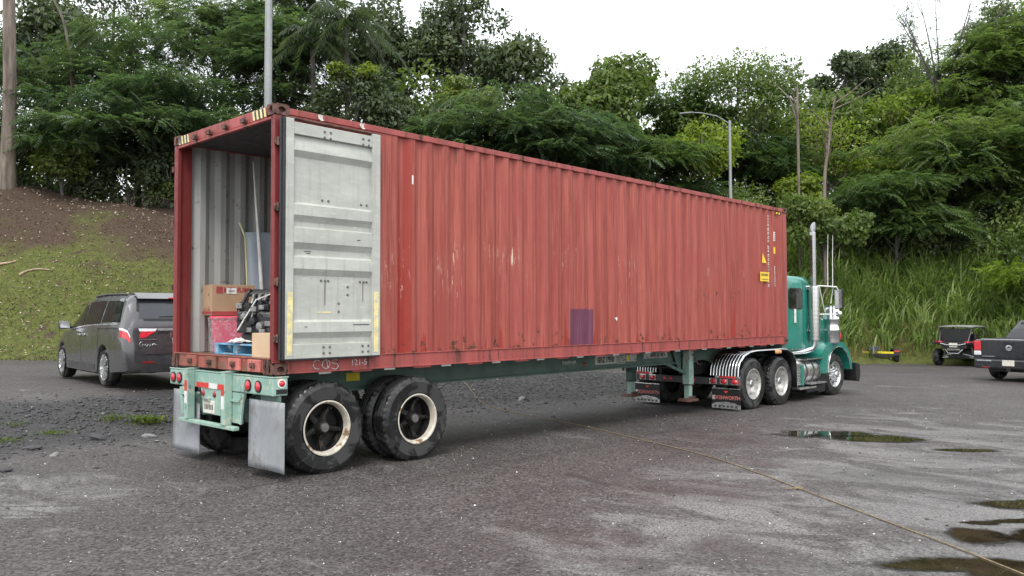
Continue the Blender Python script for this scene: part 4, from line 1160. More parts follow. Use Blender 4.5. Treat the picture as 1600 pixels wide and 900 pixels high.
# mirror, bracket, aerials
b = MB(); b.tube([(13.55, .20, 2.37), (13.9, -.02, 2.39), (14.25, -.22, 2.37), (14.28, -.25, 2.30), (14.28, -.25, 1.72)], .016, 8); b.tube([(13.9, .2, 1.74), (14.28, -.25, 1.74)], .014, 8); b.tube([(13.82, .0, 2.38), (14.1, .0, 1.80)], .012, 6); b.tube([(13.9, -.02, 2.39), (14.75, .06, 2.40), (14.75, .12, 2.0)], .012, 6); b.build('mirror_bracket', MAT['white'], tk, smooth=60)
part('mirror', MAT['black'], tk, (14.27, 14.35, -.35, -.16, 1.86, 2.32), bevel=.02)
part('mirror_glass', CH, tk, (14.262, 14.2695, -.335, -.175, 1.88, 2.30), bevel=0)
b = MB(); b.lathe([(0, -.03), (.06, -.02), (.075, 0)], 16, 'x', (14.28, -.25, 1.75)); b.build('convex_mirror', CH, tk, smooth=50)
for x in (14.44, 14.72):
    b = MB(); b.tube([(x, .055, 2.40), (x+.01, .055, 3.0), (x+.05, .055, 3.62)], [.010, .008, .004], 6); b.build('aerial', MAT['white'], tk, smooth=60)
# fuel tank, steps, battery box
for yc in (.36, 2.08):
    b = MB(); b.lathe([(0, 0), (.22, .01), (.285, .05), (.29, .1), (.29, 1.02), (.285, 1.07), (.22, 1.1), (0, 1.11)], 32, 'x', (12.98, yc, .46)); b.build('fuel_tank', AL, tk, smooth=40)
    for x in (13.25, 13.62, 13.92):
        b = MB(); b.lathe([(.292, 0), (.303, .003), (.303, .045), (.292, .048)], 32, 'x', (x, yc, .46)); b.build('tank_strap', MAT['trim'] , tk, smooth=40)
part('battery_box', AL, tk, (12.62, 12.97, .08, .6, .18, .66), bevel=.015)
for i in range(5): part('box_louvre', CH, tk, (12.66, 12.93, .068, .0795, .22+i*.055, .245+i*.055))
part('step_box', T, tk, (12.98, 13.1, .06, .35, .17, .62), bevel=.01)
part('step', AL, tk, (12.72, 13.55, -.02, .3, .09, .13), bevel=.006); part('step', AL, tk, (13.3, 14.1, -.02, .30, .17, .205), bevel=.006)
part('tank_step', CH, tk, (13.2, 14.05, .03, .25, .72, .75), bevel=.006); part('under_step', MAT['black'], tk, (13.2, 14.1, .05, .5, .0, .14)); part('inner_skirt', MAT['black'], tk, (13.95, 14.35, .12, .6, -.05, .4))
rebase(tk, (12.9, 1.22, -.18))

# ------------------------------------------------------------------ lofted car bodies
class Body:
    """stations: x, z_bottom, w_low, w_mid, w_belt, z_belt, w_roof, z_roof ; half sections mirrored about y=0"""
    def __init__(s, st, wheels, arch):
        st = np.array(st, float); st = st[np.argsort(st[:, 0])]
        s.x0, s.x1 = st[0, 0], st[-1, 0]; s.st = st; s.wheels = wheels; s.arch = arch
    def par(s, x):
        p = [np.interp(x, s.st[:, 0], s.st[:, i]) for i in range(1, 8)]
        zb = p[0]
        for xw in s.wheels:
            q = s.arch**2-(x-xw)**2
            if q > 0: zb = max(zb, math.sqrt(q)+.34)
        p[0] = zb
        return p
    def section(s, x):
        zb, wl, wm, wb, zbelt, wr, zr = s.par(x)
        zm = max(min(.66, zbelt-.08), zb+.05); zbelt = max(zbelt, zm+.03); zr = max(zr, zbelt+.02)
        h = zr-zbelt
        return [(0, zb), (wl*.92, zb), (wl, zb+.04), (wm, zm), (wb, zbelt-.025), (wb-.02, zbelt+.01*min(1, h*8)), (wr+(wb-wr)*.18, zbelt+h*.80), (wr-.06, zbelt+h*.94), (wr*.6, zr-.008*min(1, h*8)), (0, zr)]
    def S(s, x, t):
        sec = s.section(x); i = min(int(t), 8); f = t-i
        y = sec[i][0]*(1-f)+sec[i+1][0]*f; z = sec[i][1]*(1-f)+sec[i+1][1]*f
        return y, z
    def mesh(s, dx=.05):
        xs = list(np.arange(s.x0, s.x1, dx))+[s.x1]
        P = []
        for x in xs:
            sec = s.section(x)
            P.append([(x, y, z) for y, z in sec]+[(x, -y, z) for y, z in sec[::-1][1:-1]])
        n = len(P[0]); b = MB()
        b.add([p for r in P for p in r], [(i*n+k, i*n+(k+1) % n, (i+1)*n+(k+1) % n, (i+1)*n+k) for i in range(len(P)-1) for k in range(n)] + [tuple(range(n)), tuple(range((len(P)-1)*n, len(P)*n))])
        return b
    def patch(s, xa, xb, ta, tb, off, side=1, n=10, m=5, top=None):
        """panel lying 'off' outside the side surface; xa/xb may be (at ta, at tb) pairs for slanted ends"""
        xa = xa if hasattr(xa, '__len__') else (xa, xa); xb = xb if hasattr(xb, '__len__') else (xb, xb)
        P = []
        for i in range(n+1):
            row = []
            for j in range(m+1):
                f = j/m; x = (xa[0]*(1-f)+xa[1]*f)*(1-i/n)+(xb[0]*(1-f)+xb[1]*f)*(i/n); t = ta+(tb-ta)*f
                y, z = s.S(x, t); y2, z2 = s.S(x, min(9, t+.05)); y1, z1 = s.S(x, max(0, t-.05))
                ny, nz = (z2-z1), -(y2-y1); l = math.hypot(ny, nz) or 1
                row.append((x, side*(y+off*ny/l), z+off*nz/l))
            P.append(row)
        b = MB(); b.grid(P); return b

van = thing('minivan', 'dark grey minivan parked on the lot left of the container, seen from behind', 'van', (2.15, 7.92, .455), R_(85.5))
VB = Body([(-1.17, .34, .76, .78, .76, .70, .72, .72), (-1.14, .31, .86, .88, .84, .92, .80, .95), (-1.10, .29, .91, .93, .88, 1.05, .80, 1.16), (-1.0, .28, .94, .96, .93, 1.09, .80, 1.38), (-.86, .27, .96, .975, .955, 1.10, .79, 1.62),
           (-.74, .26, .97, .985, .97, 1.10, .785, 1.69), (-.4, .24, .98, .995, .985, 1.10, .775, 1.725), (.6, .2, .985, 1.0, .99, 1.08, .765, 1.737), (1.4, .2, .985, 1.0, .985, 1.05, .75, 1.72), (1.9, .2, .98, .995, .975, 1.02, .72, 1.66),
           (2.3, .2, .975, .99, .965, 1.0, .70, 1.50), (2.75, .2, .965, .98, .945, .98, .70, 1.24), (3.1, .2, .95, .965, .92, .96, .74, 1.04), (3.6, .22, .90, .915, .86, .86, .70, .93), (3.88, .26, .80, .82, .76, .74, .58, .80), (3.99, .38, .56, .58, .54, .62, .46, .66)], (0, 3.0), .385)
vbody = VB.mesh(.04).build('body', MAT['van'], van, smooth=32)
def rear_x(z): return np.interp(z, (.36, .72, .95, 1.16, 1.38, 1.62, 1.69), (-1.175, -1.17, -1.14, -1.10, -1.0, -.86, -.74))
def rear_poly(name, m, poly, off, parent, n=8):
    def P(y, z): return (float(rear_x(z))-off+.05*(abs(y)/.9)**5, y, z)
    A, B_, C_, D_ = [np.array(q, float) for q in poly]
    b = MB(); b.grid([[P(*((A*(1-i/n)+B_*(i/n))*(1-j/n)+(D_*(1-i/n)+C_*(i/n))*(j/n))) for j in range(n+1)] for i in range(n+1)])
    return b.build(name, m, parent, smooth=60, recalc=False)
for sd in (1, -1):
    VB.patch((1.50, 1.62), (2.78, 2.08), 5.12, 5.93, .006, sd).build('side_window', MAT['glass'], van, smooth=40)
    VB.patch(.36, (1.40, 1.50), 5.12, 5.95, .006, sd).build('side_window', MAT['glass'], van, smooth=40)
    VB.patch((-.78, -.66), .26, 5.15, 5.93, .006, sd).build('side_window', MAT['glass'], van, smooth=40)
    VB.patch(-.72, 2.6, 5.04, 5.09, .008, sd, 20, 1).build('window_trim', MAT['vansilver'], van, smooth=40)
    for x0 in (.31, 1.45): VB.patch(x0, x0+.012, 2.4, 5.0, .003, sd, 1, 8).build('door_seam', MAT['black'], van)
    VB.patch(-.84, .34, 3.96, 4.0, .004, sd, 10, 1).build('slide_rail', MAT['black'], van)
    for x0 in (1.55, 1.22):
        y, z = VB.S(x0, 3.75); part('door_handle', MAT['alloy'], van, tuple(sorted((x0-.1, x0+.1)))+tuple(sorted((sd*(y+.004), sd*(y+.035))))+(z-.015, z+.02), bevel=.008)
    y, z = VB.S(2.38, 5.1)
    b = MB(); b.box(2.32, 2.46, *sorted((sd*(y+.05), sd*(y+.26))), z-.01, z+.15); b.build('wing_mirror', MAT['van'], van, bevel=.035)
    part('mirror_stalk', MAT['plastic'], van, (2.36, 2.44, *sorted((sd*(y-.02), sd*(y+.06))), z+.0, z+.04))
    part('mirror_glass', CH, van, (2.312, 2.3195, *sorted((sd*(y+.07), sd*(y+.24))), z+.01, z+.13), bevel=0)
    VB.patch(-1.14, -.88, 3.62, 3.92, .007, sd, 8, 4).build('tail_light', MAT['lens_red'], van, smooth=40)
    VB.patch(-1.13, -.86, 3.92, 4.06, .008, sd, 8, 2).build('reverse_light', MAT['lens_clear'], van, smooth=40)
    VB.patch(.5, 2.45, 2.05, 2.35, .004, sd, 10, 2).build('sill_trim', MAT['trim'], van, smooth=40)
    for xw in (0, 3.0): wheel(van, 'car', xw, sd*.975, .345, .345, .235, .235, sd, spin=xw)
    b = MB(); b.tube([(x, sd*(VB.S(x, 6.75)[0]), VB.S(x, 6.75)[1]+.03) for x in np.linspace(-.5, 1.5, 9)], .016, 6); b.build('roof_rail', MAT['trim'], van, smooth=60)
    VB.patch(2.42, 3.62, 5.3, 6.0, -.02, sd, 2, 2) if False else None
    rear_poly('tail_light', MAT['lens_red'], [(sd*.865, .915), (sd*.62, .905), (sd*.42, 1.02), (sd*.865, 1.02)], .012, van)
    rear_poly('reverse_light', MAT['lens_clear'], [(sd*.87, 1.02), (sd*.44, 1.02), (sd*.40, 1.065), (sd*.87, 1.075)], .013, van)
    rear_poly('reflector', MAT['lens_dark'], [(sd*.72, .46), (sd*.46, .46), (sd*.46, .49), (sd*.72, .49)], .008, van)
    rear_poly('tailgate_seam', MAT['black'], [(sd*.80, .62), (sd*.815, .62), (sd*.80, .92), (sd*.785, .92)], .010, van)
rear_poly('rear_window', MAT['glass_grey'], [(-.70, 1.24), (.70, 1.24), (.63, 1.60), (-.63, 1.60)], .012, van)
rear_poly('window_surround', MAT['black'], [(-.75, 1.20), (.75, 1.20), (.67, 1.66), (-.67, 1.66)], .006, van)
rear_poly('tailgate_seam', MAT['black'], [(-.80, .605), (.80, .605), (.80, .618), (-.80, .618)], .010, van)
rear_poly('garnish', MAT['vansilver'], [(-.40, 1.03), (.40, 1.03), (.40, 1.07), (-.40, 1.07)], .016, van)
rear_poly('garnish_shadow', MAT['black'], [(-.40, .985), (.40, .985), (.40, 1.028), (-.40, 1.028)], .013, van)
rear_poly('plate_recess', MAT['van'], [(-.26, .76), (.26, .76), (.36, .98), (-.36, .98)], .004, van)
rear_poly('licence_plate', MAT['plate'], [(-.15, .80), (.15, .80), (.15, .945), (-.15, .945)], .016, van)
rear_poly('bumper_lower', MAT['plastic'], [(-.70, .30), (.70, .30), (.74, .43), (-.74, .43)], .008, van)
b = MB(); 
for i in range(8): b.box(-1.165, -1.158, .42+i*.038, .448+i*.038, .865, .88)
b.build('badge', MAT['alloy'], van)
b = MB(); _sc = [(.66, .835), (.70, .83), (.715, .79), (.695, .755), (.655, .76), (.65, .79), (.675, .792)]
b.tube([(-1.168, y, z) for y, z in _sc], .007, 5); b.tube([(-1.168, .63-.20*t/11, .775+.022*math.sin(t*2.3)+(.03 if t in (8, 10) else 0)) for t in range(12)], .006, 5); b.build('script_badge', MAT['alloy'], van, smooth=60)
b = MB(); b.prism([(-.98, 1.60), (-.72, 1.715), (-.70, 1.70), (-.94, 1.585)], 'y', -.68, .68); b.build('spoiler', MAT['van'], van, bevel=.01)
part('brake_light', MAT['lens_red'], van, (-.985, -.96, -.16, .16, 1.60, 1.625)); 
b = MB(); b.tube([(-1.075, -.30, 1.26), (-1.06, .0, 1.285), (-1.06, .35, 1.275)], .012, 6); b.build('wiper', MAT['black'], van, smooth=60)
VB.patch(2.0, 3.0, 7.6, 9, .006, 1).build('windshield', MAT['glass'], van, smooth=40); VB.patch(2.0, 3.0, 7.6, 9, .006, -1).build('windshield', MAT['glass'], van, smooth=40)
b = MB(); b.cyl((-1.05, -.55, .30), (-1.2, -.55, .29), .035, n=10); b.build('tailpipe', AL, van, smooth=40)

# ------------------------------------------------------------------ pickup at the right edge
pc = at(1520, 560, 23.6); hd = R_(-13)
pk = thing('pickup_truck', 'dark grey pickup truck cut off by the right edge, tailgate towards the camera', 'pickup', (pc[0]+math.sin(hd)*1.0+math.cos(hd)*1.16, pc[1]-math.cos(hd)*1.0+math.sin(hd)*1.16, float(ground_z(22.5, -1.5))), hd)
PB = Body([(-1.15, .52, .93, .96, .94, 1.10, .90, 1.16), (-1.08, .46, .965, .985, .96, 1.13, .93, 1.19), (-.4, .36, .98, 1.0, .975, 1.14, .94, 1.20), (.62, .34, .985, 1.0, .98, 1.13, .94, 1.20), (.70, .34, .985, 1.0, .98, 1.12, .80, 1.45), (.95, .34, .985, 1.0, .98, 1.11, .72, 1.74),
           (1.3, .34, .985, 1.0, .98, 1.1, .72, 1.80), (2.2, .34, .985, 1.0, .98, 1.08, .71, 1.77), (2.9, .34, .98, .99, .96, 1.06, .72, 1.25), (3.2, .34, .97, .98, .94, 1.05, .80, 1.14), (3.9, .36, .93, .94, .88, .98, .74, 1.06), (4.1, .45, .8, .82, .76, .86, .6, .92)], (0, 3.18), .43)
PB.mesh(.05).build('body', MAT['pickup'], pk, smooth=32)
part('tailgate', MAT['pickup'], pk, (-1.175, -1.12, -.74, .74, .66, 1.165), bevel=.02)
part('tailgate_cap', MAT['vansilver'], pk, (-1.185, -1.10, -.745, .745, 1.1655, 1.20), bevel=.01)
part('bed_opening', MAT['black'], pk, (-1.05, .55, -.80, .80, 1.195, 1.2085), bevel=0)
part('tailgate_handle', MAT['black'], pk, (-1.19, -1.1755, -.13, .13, 1.06, 1.12), bevel=.01)
for sd in (1, -1):
    part('tail_light', MAT['lens_red'], pk, (-1.168, -1.02, *sorted((sd*.765, sd*.965)), .86, 1.14), bevel=.02)
    part('reverse_light', MAT['lens_clear'], pk, (-1.168, -1.02, *sorted((sd*.765, sd*.965)), .73, .855), bevel=.02)
    part('bumper_strip', MAT['alloy'], pk, (-1.235, -1.2255, *sorted((sd*.45, sd*.85)), .565, .60), bevel=.004)
    part('reflector', MAT['lens_dark'], pk, (-1.235, -1.2255, *sorted((sd*.5, sd*.72)), .385, .42), bevel=.004)
    PB.patch((.85, 1.0), (1.72, 1.75), 5.15, 5.93, .006, sd).build('side_window', MAT['glass'], pk, smooth=40)
    PB.patch(1.8, (2.75, 2.35), 5.15, 5.93, .006, sd).build('side_window', MAT['glass'], pk, smooth=40)
    y, z = PB.S(2.6, 5.1); part('wing_mirror', MAT['pickup'], pk, (2.5, 2.62, *sorted((sd*(y+.02), sd*(y+.24))), z-.02, z+.15), bevel=.03)
    for xw in (0, 3.18): wheel(pk, 'pickup', xw, sd*.975, .38, .38, .25, .25, sd)
    part('roof_rack_bar', MAT['black'], pk, (1.1, 2.1, *sorted((sd*.62, sd*.66)), 1.80, 1.845), bevel=.01)
part('rear_bumper', MAT['pickup'], pk, (-1.225, -1.1, -.955, .955, .36, .635), bevel=.05)
b = MB(); b.prism([(-1.1, .36), (-1.1, .62), (-.6, .62), (-.6, .40)], 'y', -.9, .9); b.build('bumper_side', MAT['plastic'], pk)
part('licence_plate', MAT['plate'], pk, (-1.24, -1.2255, -.16, .16, .455, .615), bevel=.003)
part('hitch', MAT['black'], pk, (-1.25, -1.0, -.06, .06, .30, .40), bevel=.01); part('underbody', MAT['black'], pk, (-1.0, 3.5, -.6, .6, .28, .5))
b = MB(); b.lathe([(.085, 0), (.085, -.012), (.05, -.014), (.05, -.004)], 20, 'x', (-1.176, 0, .955)); b.add([(-1.192, -.07, .99), (-1.192, .0, .95), (-1.192, .07, .99), (-1.192, .05, .93), (-1.192, 0, .9), (-1.192, -.05, .93)], [(0, 1, 5), (1, 2, 3), (1, 3, 4, 5)]); b.build('emblem', MAT['alloy'], pk, smooth=40)
b = MB()
for i in range(8): b.box(-1.18, -1.1755, .70-i*.045, .73-i*.045, .70, .72)
b.build('badge', MAT['alloy'], pk)
b = MB(); b.add([(.735, -.66, 1.24), (.735, .66, 1.24), (.93, .60, 1.66), (.93, -.60, 1.66)], [(0, 1, 2, 3)])
for v in range(4): b.v[v] = (b.v[v][0]-.06, b.v[v][1], b.v[v][2])
b.build('rear_window', MAT['glass'], pk, recalc=False)
lamp('sticker', MAT['white'], pk, (.70, .70, 1.30), 'x', .07, .07, .01)

# ------------------------------------------------------------------ side-by-side buggy
uc = at(1498, 540, 34.4); uh = R_(-6)
ut = thing('side_by_side_buggy', 'black side by side buggy with dusty roof parked at the tall grass', 'buggy', (uc[0], uc[1], float(ground_z(uc[0], uc[1]))), uh)
for sd in (1, -1):
    for xw in (0, 2.2): wheel(ut, 'utv', xw, sd*.95, .36, .36, .26, .18, sd)
    b = MB(); b.tube([(-.55, sd*.55, .95), (-.25, sd*.62, 1.62), (1.0, sd*.60, 1.66), (1.75, sd*.66, 1.05)], .028, 8); b.tube([(-.1, sd*.60, 1.62), (.25, sd*.66, .75)], .026, 8); b.tube([(.95, sd*.60, 1.65), (.9, sd*.66, .8)], .022, 8); b.build('roll_bar', MAT['tube'], ut, smooth=60)
    b = MB(); b.bar((.05, sd*.18, .42), (0, sd*.66, .34), .05, .03); b.bar((-.05, sd*.18, .52), (0, sd*.66, .40), .05, .03); b.bar((.25, sd*.2, .42), (.05, sd*.66, .34), .04, .03); b.build('suspension_arm', MAT['alu'], ut)
    b = MB(); b.cyl((-.02, sd*.45, .95), (0, sd*.60, .42), .04, n=10); b.build('shock', MAT['hub_grey'], ut, smooth=40)
    b = MB(); b.prism([(-.50, .92), (.5, .86), (.5, .94), (-.48, 1.0)], 'y', *sorted((sd*.45, sd*.90))); b.build('mudguard', MAT['utvbody'], ut, bevel=.01)
    b = MB(); b.prism([(-.56, .98), (-.20, 1.02), (-.2, 1.08), (-.56, 1.06)], 'y', *sorted((sd*.40, sd*.80))); b.build('tail_panel', MAT['utvred'], ut, bevel=.01)
    lamp('tail_light', MAT['lens_red'], ut, (-.565, sd*.55, 1.02), 'x', .10, .03)
    part('door', MAT['utvbody'], ut, (.35, 1.4, *sorted((sd*.66, sd*.70)), .45, 1.0), bevel=.02)
part('tub', MAT['utvbody'], ut, (.0, 2.2, -.6, .6, .30, .72), bevel=.04); part('cargo_box', MAT['utvbody'], ut, (-.55, .15, -.5, .5, .74, 1.02), bevel=.03)
b = MB(); b.prism([(1.4, .5), (2.55, .5), (2.5, .85), (1.7, 1.05), (1.4, 1.05)], 'y', -.55, .55); b.build('nose', MAT['utvbody'], ut, bevel=.03)
b = MB(); b.grid([[(-.40+1.5*i/6, -.66+1.32*j/6, 1.66+.035*math.sin(math.pi*i/6)+.03*math.sin(math.pi*j/6)) for j in range(7)] for i in range(7)]); o = b.build('roof', MAT['canvas'], ut, smooth=60); s = o.modifiers.new('thickness', 'SOLIDIFY'); s.thickness = .05
part('rear_screen', MAT['black'], ut, (-.36, -.33, -.58, .58, 1.04, 1.58), bevel=0); part('seat', MAT['black'], ut, (.3, .6, -.55, .55, .72, 1.35), bevel=.06)
part('licence_plate', MAT['plate'], ut, (-.575, -.56, -.16, .16, .80, .98), bevel=.003)
b = MB(); b.tube([(-.58, -.50, .96), (-.60, -.25, .90), (-.60, .25, .90), (-.58, .50, .96)], .022, 8); b.tube([(-.5, -.34, .72), (-.58, -.2, .55), (-.58, .2, .55), (-.5, .34, .72)], .02, 8); b.build('rear_guard', MAT['alu'], ut, smooth=60)
b = MB(); b.cyl((-.50, -.25, .70), (-.50, .25, .70), .07, n=12); b.build('silencer', MAT['hub_grey'], ut, smooth=40)

# ------------------------------------------------------------------ small yellow trailer behind the truck's nose
dc = at(1364, 556, 36.6)
dl = thing('tow_dolly', 'low yellow and black trailer with a jack in front of the tall grass', 'trailer', (dc[0], dc[1], float(ground_z(dc[0], dc[1]))), R_(32))
for sd in (1, -1):
    wheel(dl, 'utv', .35, sd*1.12, .28, .28, .2, .16, sd)
    b = MB(); b.prism([(.0, .34), (.02, .56), (.15, .64), (.55, .64), (.68, .56), (.70, .34), (.64, .34), (.62, .53), (.52, .58), (.18, .58), (.08, .53), (.06, .34)], 'y', *sorted((sd*.88, sd*1.14))); b.build('mudguard', MAT['utvbody'], dl, bevel=.01)
    part('reflector', MAT['tape_red'], dl, (-.01, -.0005, *sorted((sd*.9, sd*1.12)), .50, .57), bevel=0)
    part('side_rail', MAT['black'], dl, (.1, 2.2, *sorted((sd*.70, sd*.78)), .36, .44))
    b = MB(); b.prism([(sd*.16, .44), (sd*.86, .42), (sd*.86, .51), (sd*.16, .53)], 'x', -.06, -.005); b.build('yellow_beam', MAT['dollyyellow'], dl)
part('cross_beam', MAT['black'], dl, (-.05, .05, -.88, .88, .28, .415)); 
for z in (.12,): part('lower_rail', MAT['foam'], dl, (.30, .36, -.85, .85, .06, .2))
part('winch_box', MAT['trim'], dl, (-.22, .02, -.20, .22, .56, .76), bevel=.02)
b = MB(); b.cyl((-.26, .03, .10), (-.24, .03, .78), .04, n=12); b.lathe([(0, 0), (.1, 0), (.1, .03), (0, .04)], 14, 'z', (-.26, .03, .0)); b.build('jack', MAT['galv'], dl, smooth=40)
part('tongue', MAT['black'], dl, (-.5, .3, -.05, .05, .34, .44))
# ------------------------------------------------------------------ cargo inside the container
FZ = ZB+.162
pal = thing('pallet', 'blue painted wooden pallet at the container mouth', 'pallet', (.24, .76, FZ))
for i in range(3):
    b = MB(); b.box(0, .98, 0 if i == 0 else (.47 if i == 1 else .94), .10 if i == 0 else (.57 if i == 1 else 1.04), .0165, .112); b.build('stringer', MAT['bluepaint'], pal, bevel=.004)
for i in range(7):
    x = .0+i*.147; b = MB(); b.box(x, x+.098, 0, 1.04, .1125, .132); b.build('board', MAT['bluepaint'], pal, bevel=.003)
for i in range(3):
    x = .0+i*.44; b = MB(); b.box(x, x+.1, 0, 1.04, 0, .016); b.build('board', MAT['bluepaint'], pal, bevel=.003)

sb = thing('cardboard_box', 'small plain cardboard box beside the blue pallet', 'box', (.27, .46, FZ), R_(4))
part('carton', MAT['cardlight'], sb, (-.14, .14, -.21, .21, 0, .27), bevel=.004); part('flap', MAT['cardlight'], sb, (-.14, .14, -.208, -.205, .271, .33), bevel=0)

for k, (x, y, lab) in enumerate(((.55, 2.05, 'pink plastic bin in clear wrap under the printed carton'), (1.02, 1.75, 'second pink plastic bin wrapped in clear film behind the pallet'))):
    bn = thing('plastic_bin', lab, 'bin', (x, y, FZ), R_(-28 if k == 0 else 5))
    b = MB(); hw, hd_ = .20, .24
    r0 = [(-hw*.86, -hd_*.86), (hw*.86, -hd_*.86), (hw*.86, hd_*.86), (-hw*.86, hd_*.86)]; r1 = [(-hw, -hd_), (hw, -hd_), (hw, hd_), (-hw, hd_)]
    b.add([(u, v, 0) for u, v in r0]+[(u, v, .42) for u, v in r1], [(0, 1, 2, 3), (0, 1, 5, 4), (1, 2, 6, 5), (2, 3, 7, 6), (3, 0, 4, 7)]); b.build('tub', MAT['pink'], bn, bevel=.02)
    part('lid', MAT['pink'], bn, (-hw-.02, hw+.02, -hd_-.02, hd_+.02, .4205, .462), bevel=.012)
    b = MB(); rg = np.random.default_rng(5+k); n = 12
    P = []
    for j in range(9):
        row = []
        for i in range(33):
            a = 2*math.pi*i/32; s_ = 1/max(abs(math.cos(a))/(hw+.035), abs(math.sin(a))/(hd_+.035)); s_ = s_*(.86+.14*j/8)+rg.uniform(0, .014)
            row.append((s_*math.cos(a), s_*math.sin(a), .005+.44*j/8))
        P.append(row)
    b.grid(P); b.build('film_wrap', MAT['wrap'], bn, smooth=60)
    if k == 0: part('sticker', MAT['white'], bn, (-hw*.9-.022, -hw*.9-.02, .04, .10, .17, .25), bevel=0)

bx = thing('cardboard_box', 'large moving carton with red lettering stacked on the pink bin', 'box', (.57, 2.09, FZ+.470), R_(80))
w1, d1, h1 = .40, .52, .385       # x: depth, y: width of the lettered face (looks towards -x)
part('carton', MAT['card'], bx, (-.2, .2, -.27, .27, 0, h1), bevel=.004)
part('red_band', MAT['redprint'], bx, (-.2025, -.2005, -.268, .268, .015, .05), (-.2025, -.2005, -.268, .268, .0, .009), bevel=0)
part('red_band', MAT['redprint'], bx, (-.198, .198, .2705, .2725, .015, .05), bevel=0)
part('logo_square', MAT['redprint'], bx, (-.2025, -.2005, .135, .215, .275, .36), bevel=0)
obj('lettering', text_mesh('MEDIUM', .085, MAT['redprint'], 1.0, bold=.003), bx, loc=(-.2025, -.035, .318), rot=(R_(90), 0, R_(-90)))
part('sticker', MAT['white'], bx, (-.2055, -.2040, -.035, .09, .27, .345), bevel=0); part('sticker_print', MAT['trim'], bx, (-.2065, -.2057, -.01, .065, .30, .312), bevel=0)
b = MB(); b.lathe([(0, .2715), (.016, .2715)], 12, 'y', (-.07, 0, .26)); b.build('hand_hole', MAT['black'], bx)
part('tape', MAT['cardlight'], bx, (-.025, .025, -.272, .272, h1+.0005, h1+.002), bevel=0)
b = MB()
for i, (u, s_) in enumerate(((-.14, .05), (-.08, .08), (-.02, .04), (.06, .06), (.12, .05))): b.add([(u, .2735, .055), (u+.03, .2735, .055), (u+.015, .2735, .055+s_)], [(0, 1, 2)])
b.build('red_graphic', MAT['redprint'], bx, recalc=False)

# engine on the pallet
en = thing('car_engine', 'greasy car engine with hoses sitting on the blue pallet', 'engine', (.62, 1.14, FZ+.1325), R_(18))
EB, CA = MAT['engblack'], MAT['castalu']
part('oil_pan', EB, en, (-.20, .22, -.28, .28, .0, .12), bevel=.03)
part('block', EB, en, (-.24, .24, -.32, .32, .1205, .33), bevel=.03)
for sd in (1, -1):
    M4 = Matrix.Translation((0, 0, .34)) @ Matrix.Rotation(R_(26*sd), 4, 'Y')
    b = MB(); b.box(-.02+sd*.10-.10, sd*.10+.10, -.30, .30, .0, .14, M4); b.build('cylinder_head', CA, en, bevel=.02)
    b = MB(); b.box(sd*.10-.09, sd*.10+.09, -.29, .29, .1405, .185, M4); b.build('valve_cover', EB, en, bevel=.02)
rgp = random.Random(3)
for i in range(6):
    y = -.25+i*.1; b = MB(); b.tube([(-.16, y, .46), (-.10, y+.02, .58), (.02, y, .60), (.1, y-.02, .54)], .026, 8); b.build('intake_runner', CA, en, smooth=60)
b = MB(); b.cyl((.03, -.30, .60), (.03, .30, .60), .055, n=14); b.lathe([(.07, 0), (.075, .05), (.05, .07)], 16, 'y', (.03, -.38, .60)); b.build('plenum', EB, en, smooth=40)
for (x, z, r) in ((-.06, .18, .085), (.10, .30, .06), (-.14, .34, .05), (.16, .16, .055), (.0, .40, .04)):
    b = MB(); b.lathe([(0, -.03), (r*.4, -.03), (r*.45, -.015), (r*.85, -.02), (r, -.035), (r, -.0), (r*.8, .0), (r, .005), (r, .02), (0, .025)], 22, 'y', (x, -.345, z)); b.build('pulley', CA if r > .05 else EB, en, smooth=40)
for i in range(4):
    z = .15+.06*i; b = MB(); b.lathe([(0, -.05), (.045, -.045), (.055, 0), (.055, .06)], 16, 'x', (-.25-.02*(i % 2), -.24+.13*i, z)); b.build('accessory', CA if i % 2 else EB, en, smooth=40)
for i in range(11):
    p0 = Vector((rgp.uniform(-.27, -.18), rgp.uniform(-.30, .28), rgp.uniform(.16, .42))); p3 = Vector((rgp.uniform(-.15, .12), rgp.uniform(-.34, .3), rgp.uniform(.45, .64)))
    p1 = p0+Vector((rgp.uniform(-.10, -.02), rgp.uniform(-.1, .1), .09)); p2 = p3+Vector((rgp.uniform(-.14, -.04), rgp.uniform(-.1, .1), rgp.uniform(-.02, .06)))
    b = MB(); b.tube([((1-t)**3)*p0+3*t*(1-t)**2*p1+3*t*t*(1-t)*p2+t**3*p3 for t in [k/9 for k in range(10)]], rgp.choice((.009, .013, .02)), 7); b.build('hose', rgp.choice((EB, EB, EB, CA)), en, smooth=60)
for i in range(14):
    x, y, z = rgp.uniform(-.30, -.22), rgp.uniform(-.30, .30), rgp.uniform(.13, .5); s_ = rgp.uniform(.02, .05)
    b = MB(); b.box(x-s_*.6, x+s_, y-s_, y+s_, z-s_*.7, z+s_*.7, None); b.build('bracket', rgp.choice((EB, CA, CA)), en, bevel=.006)
b = MB(); b.bar((-.33, .20, .16), (-.26, -.02, .52), .03, .012); b.bar((-.26, -.02, .52), (-.1, -.12, .6), .03, .012); b.build('strap', MAT['white'], en)
# crumpled plastic on the pallet
rg = np.random.default_rng(8); b = MB()
b.grid([[(-.10+.24*i/8, -.22+.44*j/12, .012+.055*rg.random()*math.sin(math.pi*i/8)*math.sin(math.pi*j/12)+.02*rg.random()) for j in range(13)] for i in range(9)])
cr = b.build('plastic_sheet', MAT['white'], None, smooth=20); cr.location = (.31, 1.35, FZ+.135); cr.rotation_euler = (0, 0, R_(-20)); tag(cr, 'crumpled white plastic lying on the blue pallet by the engine', 'plastic')

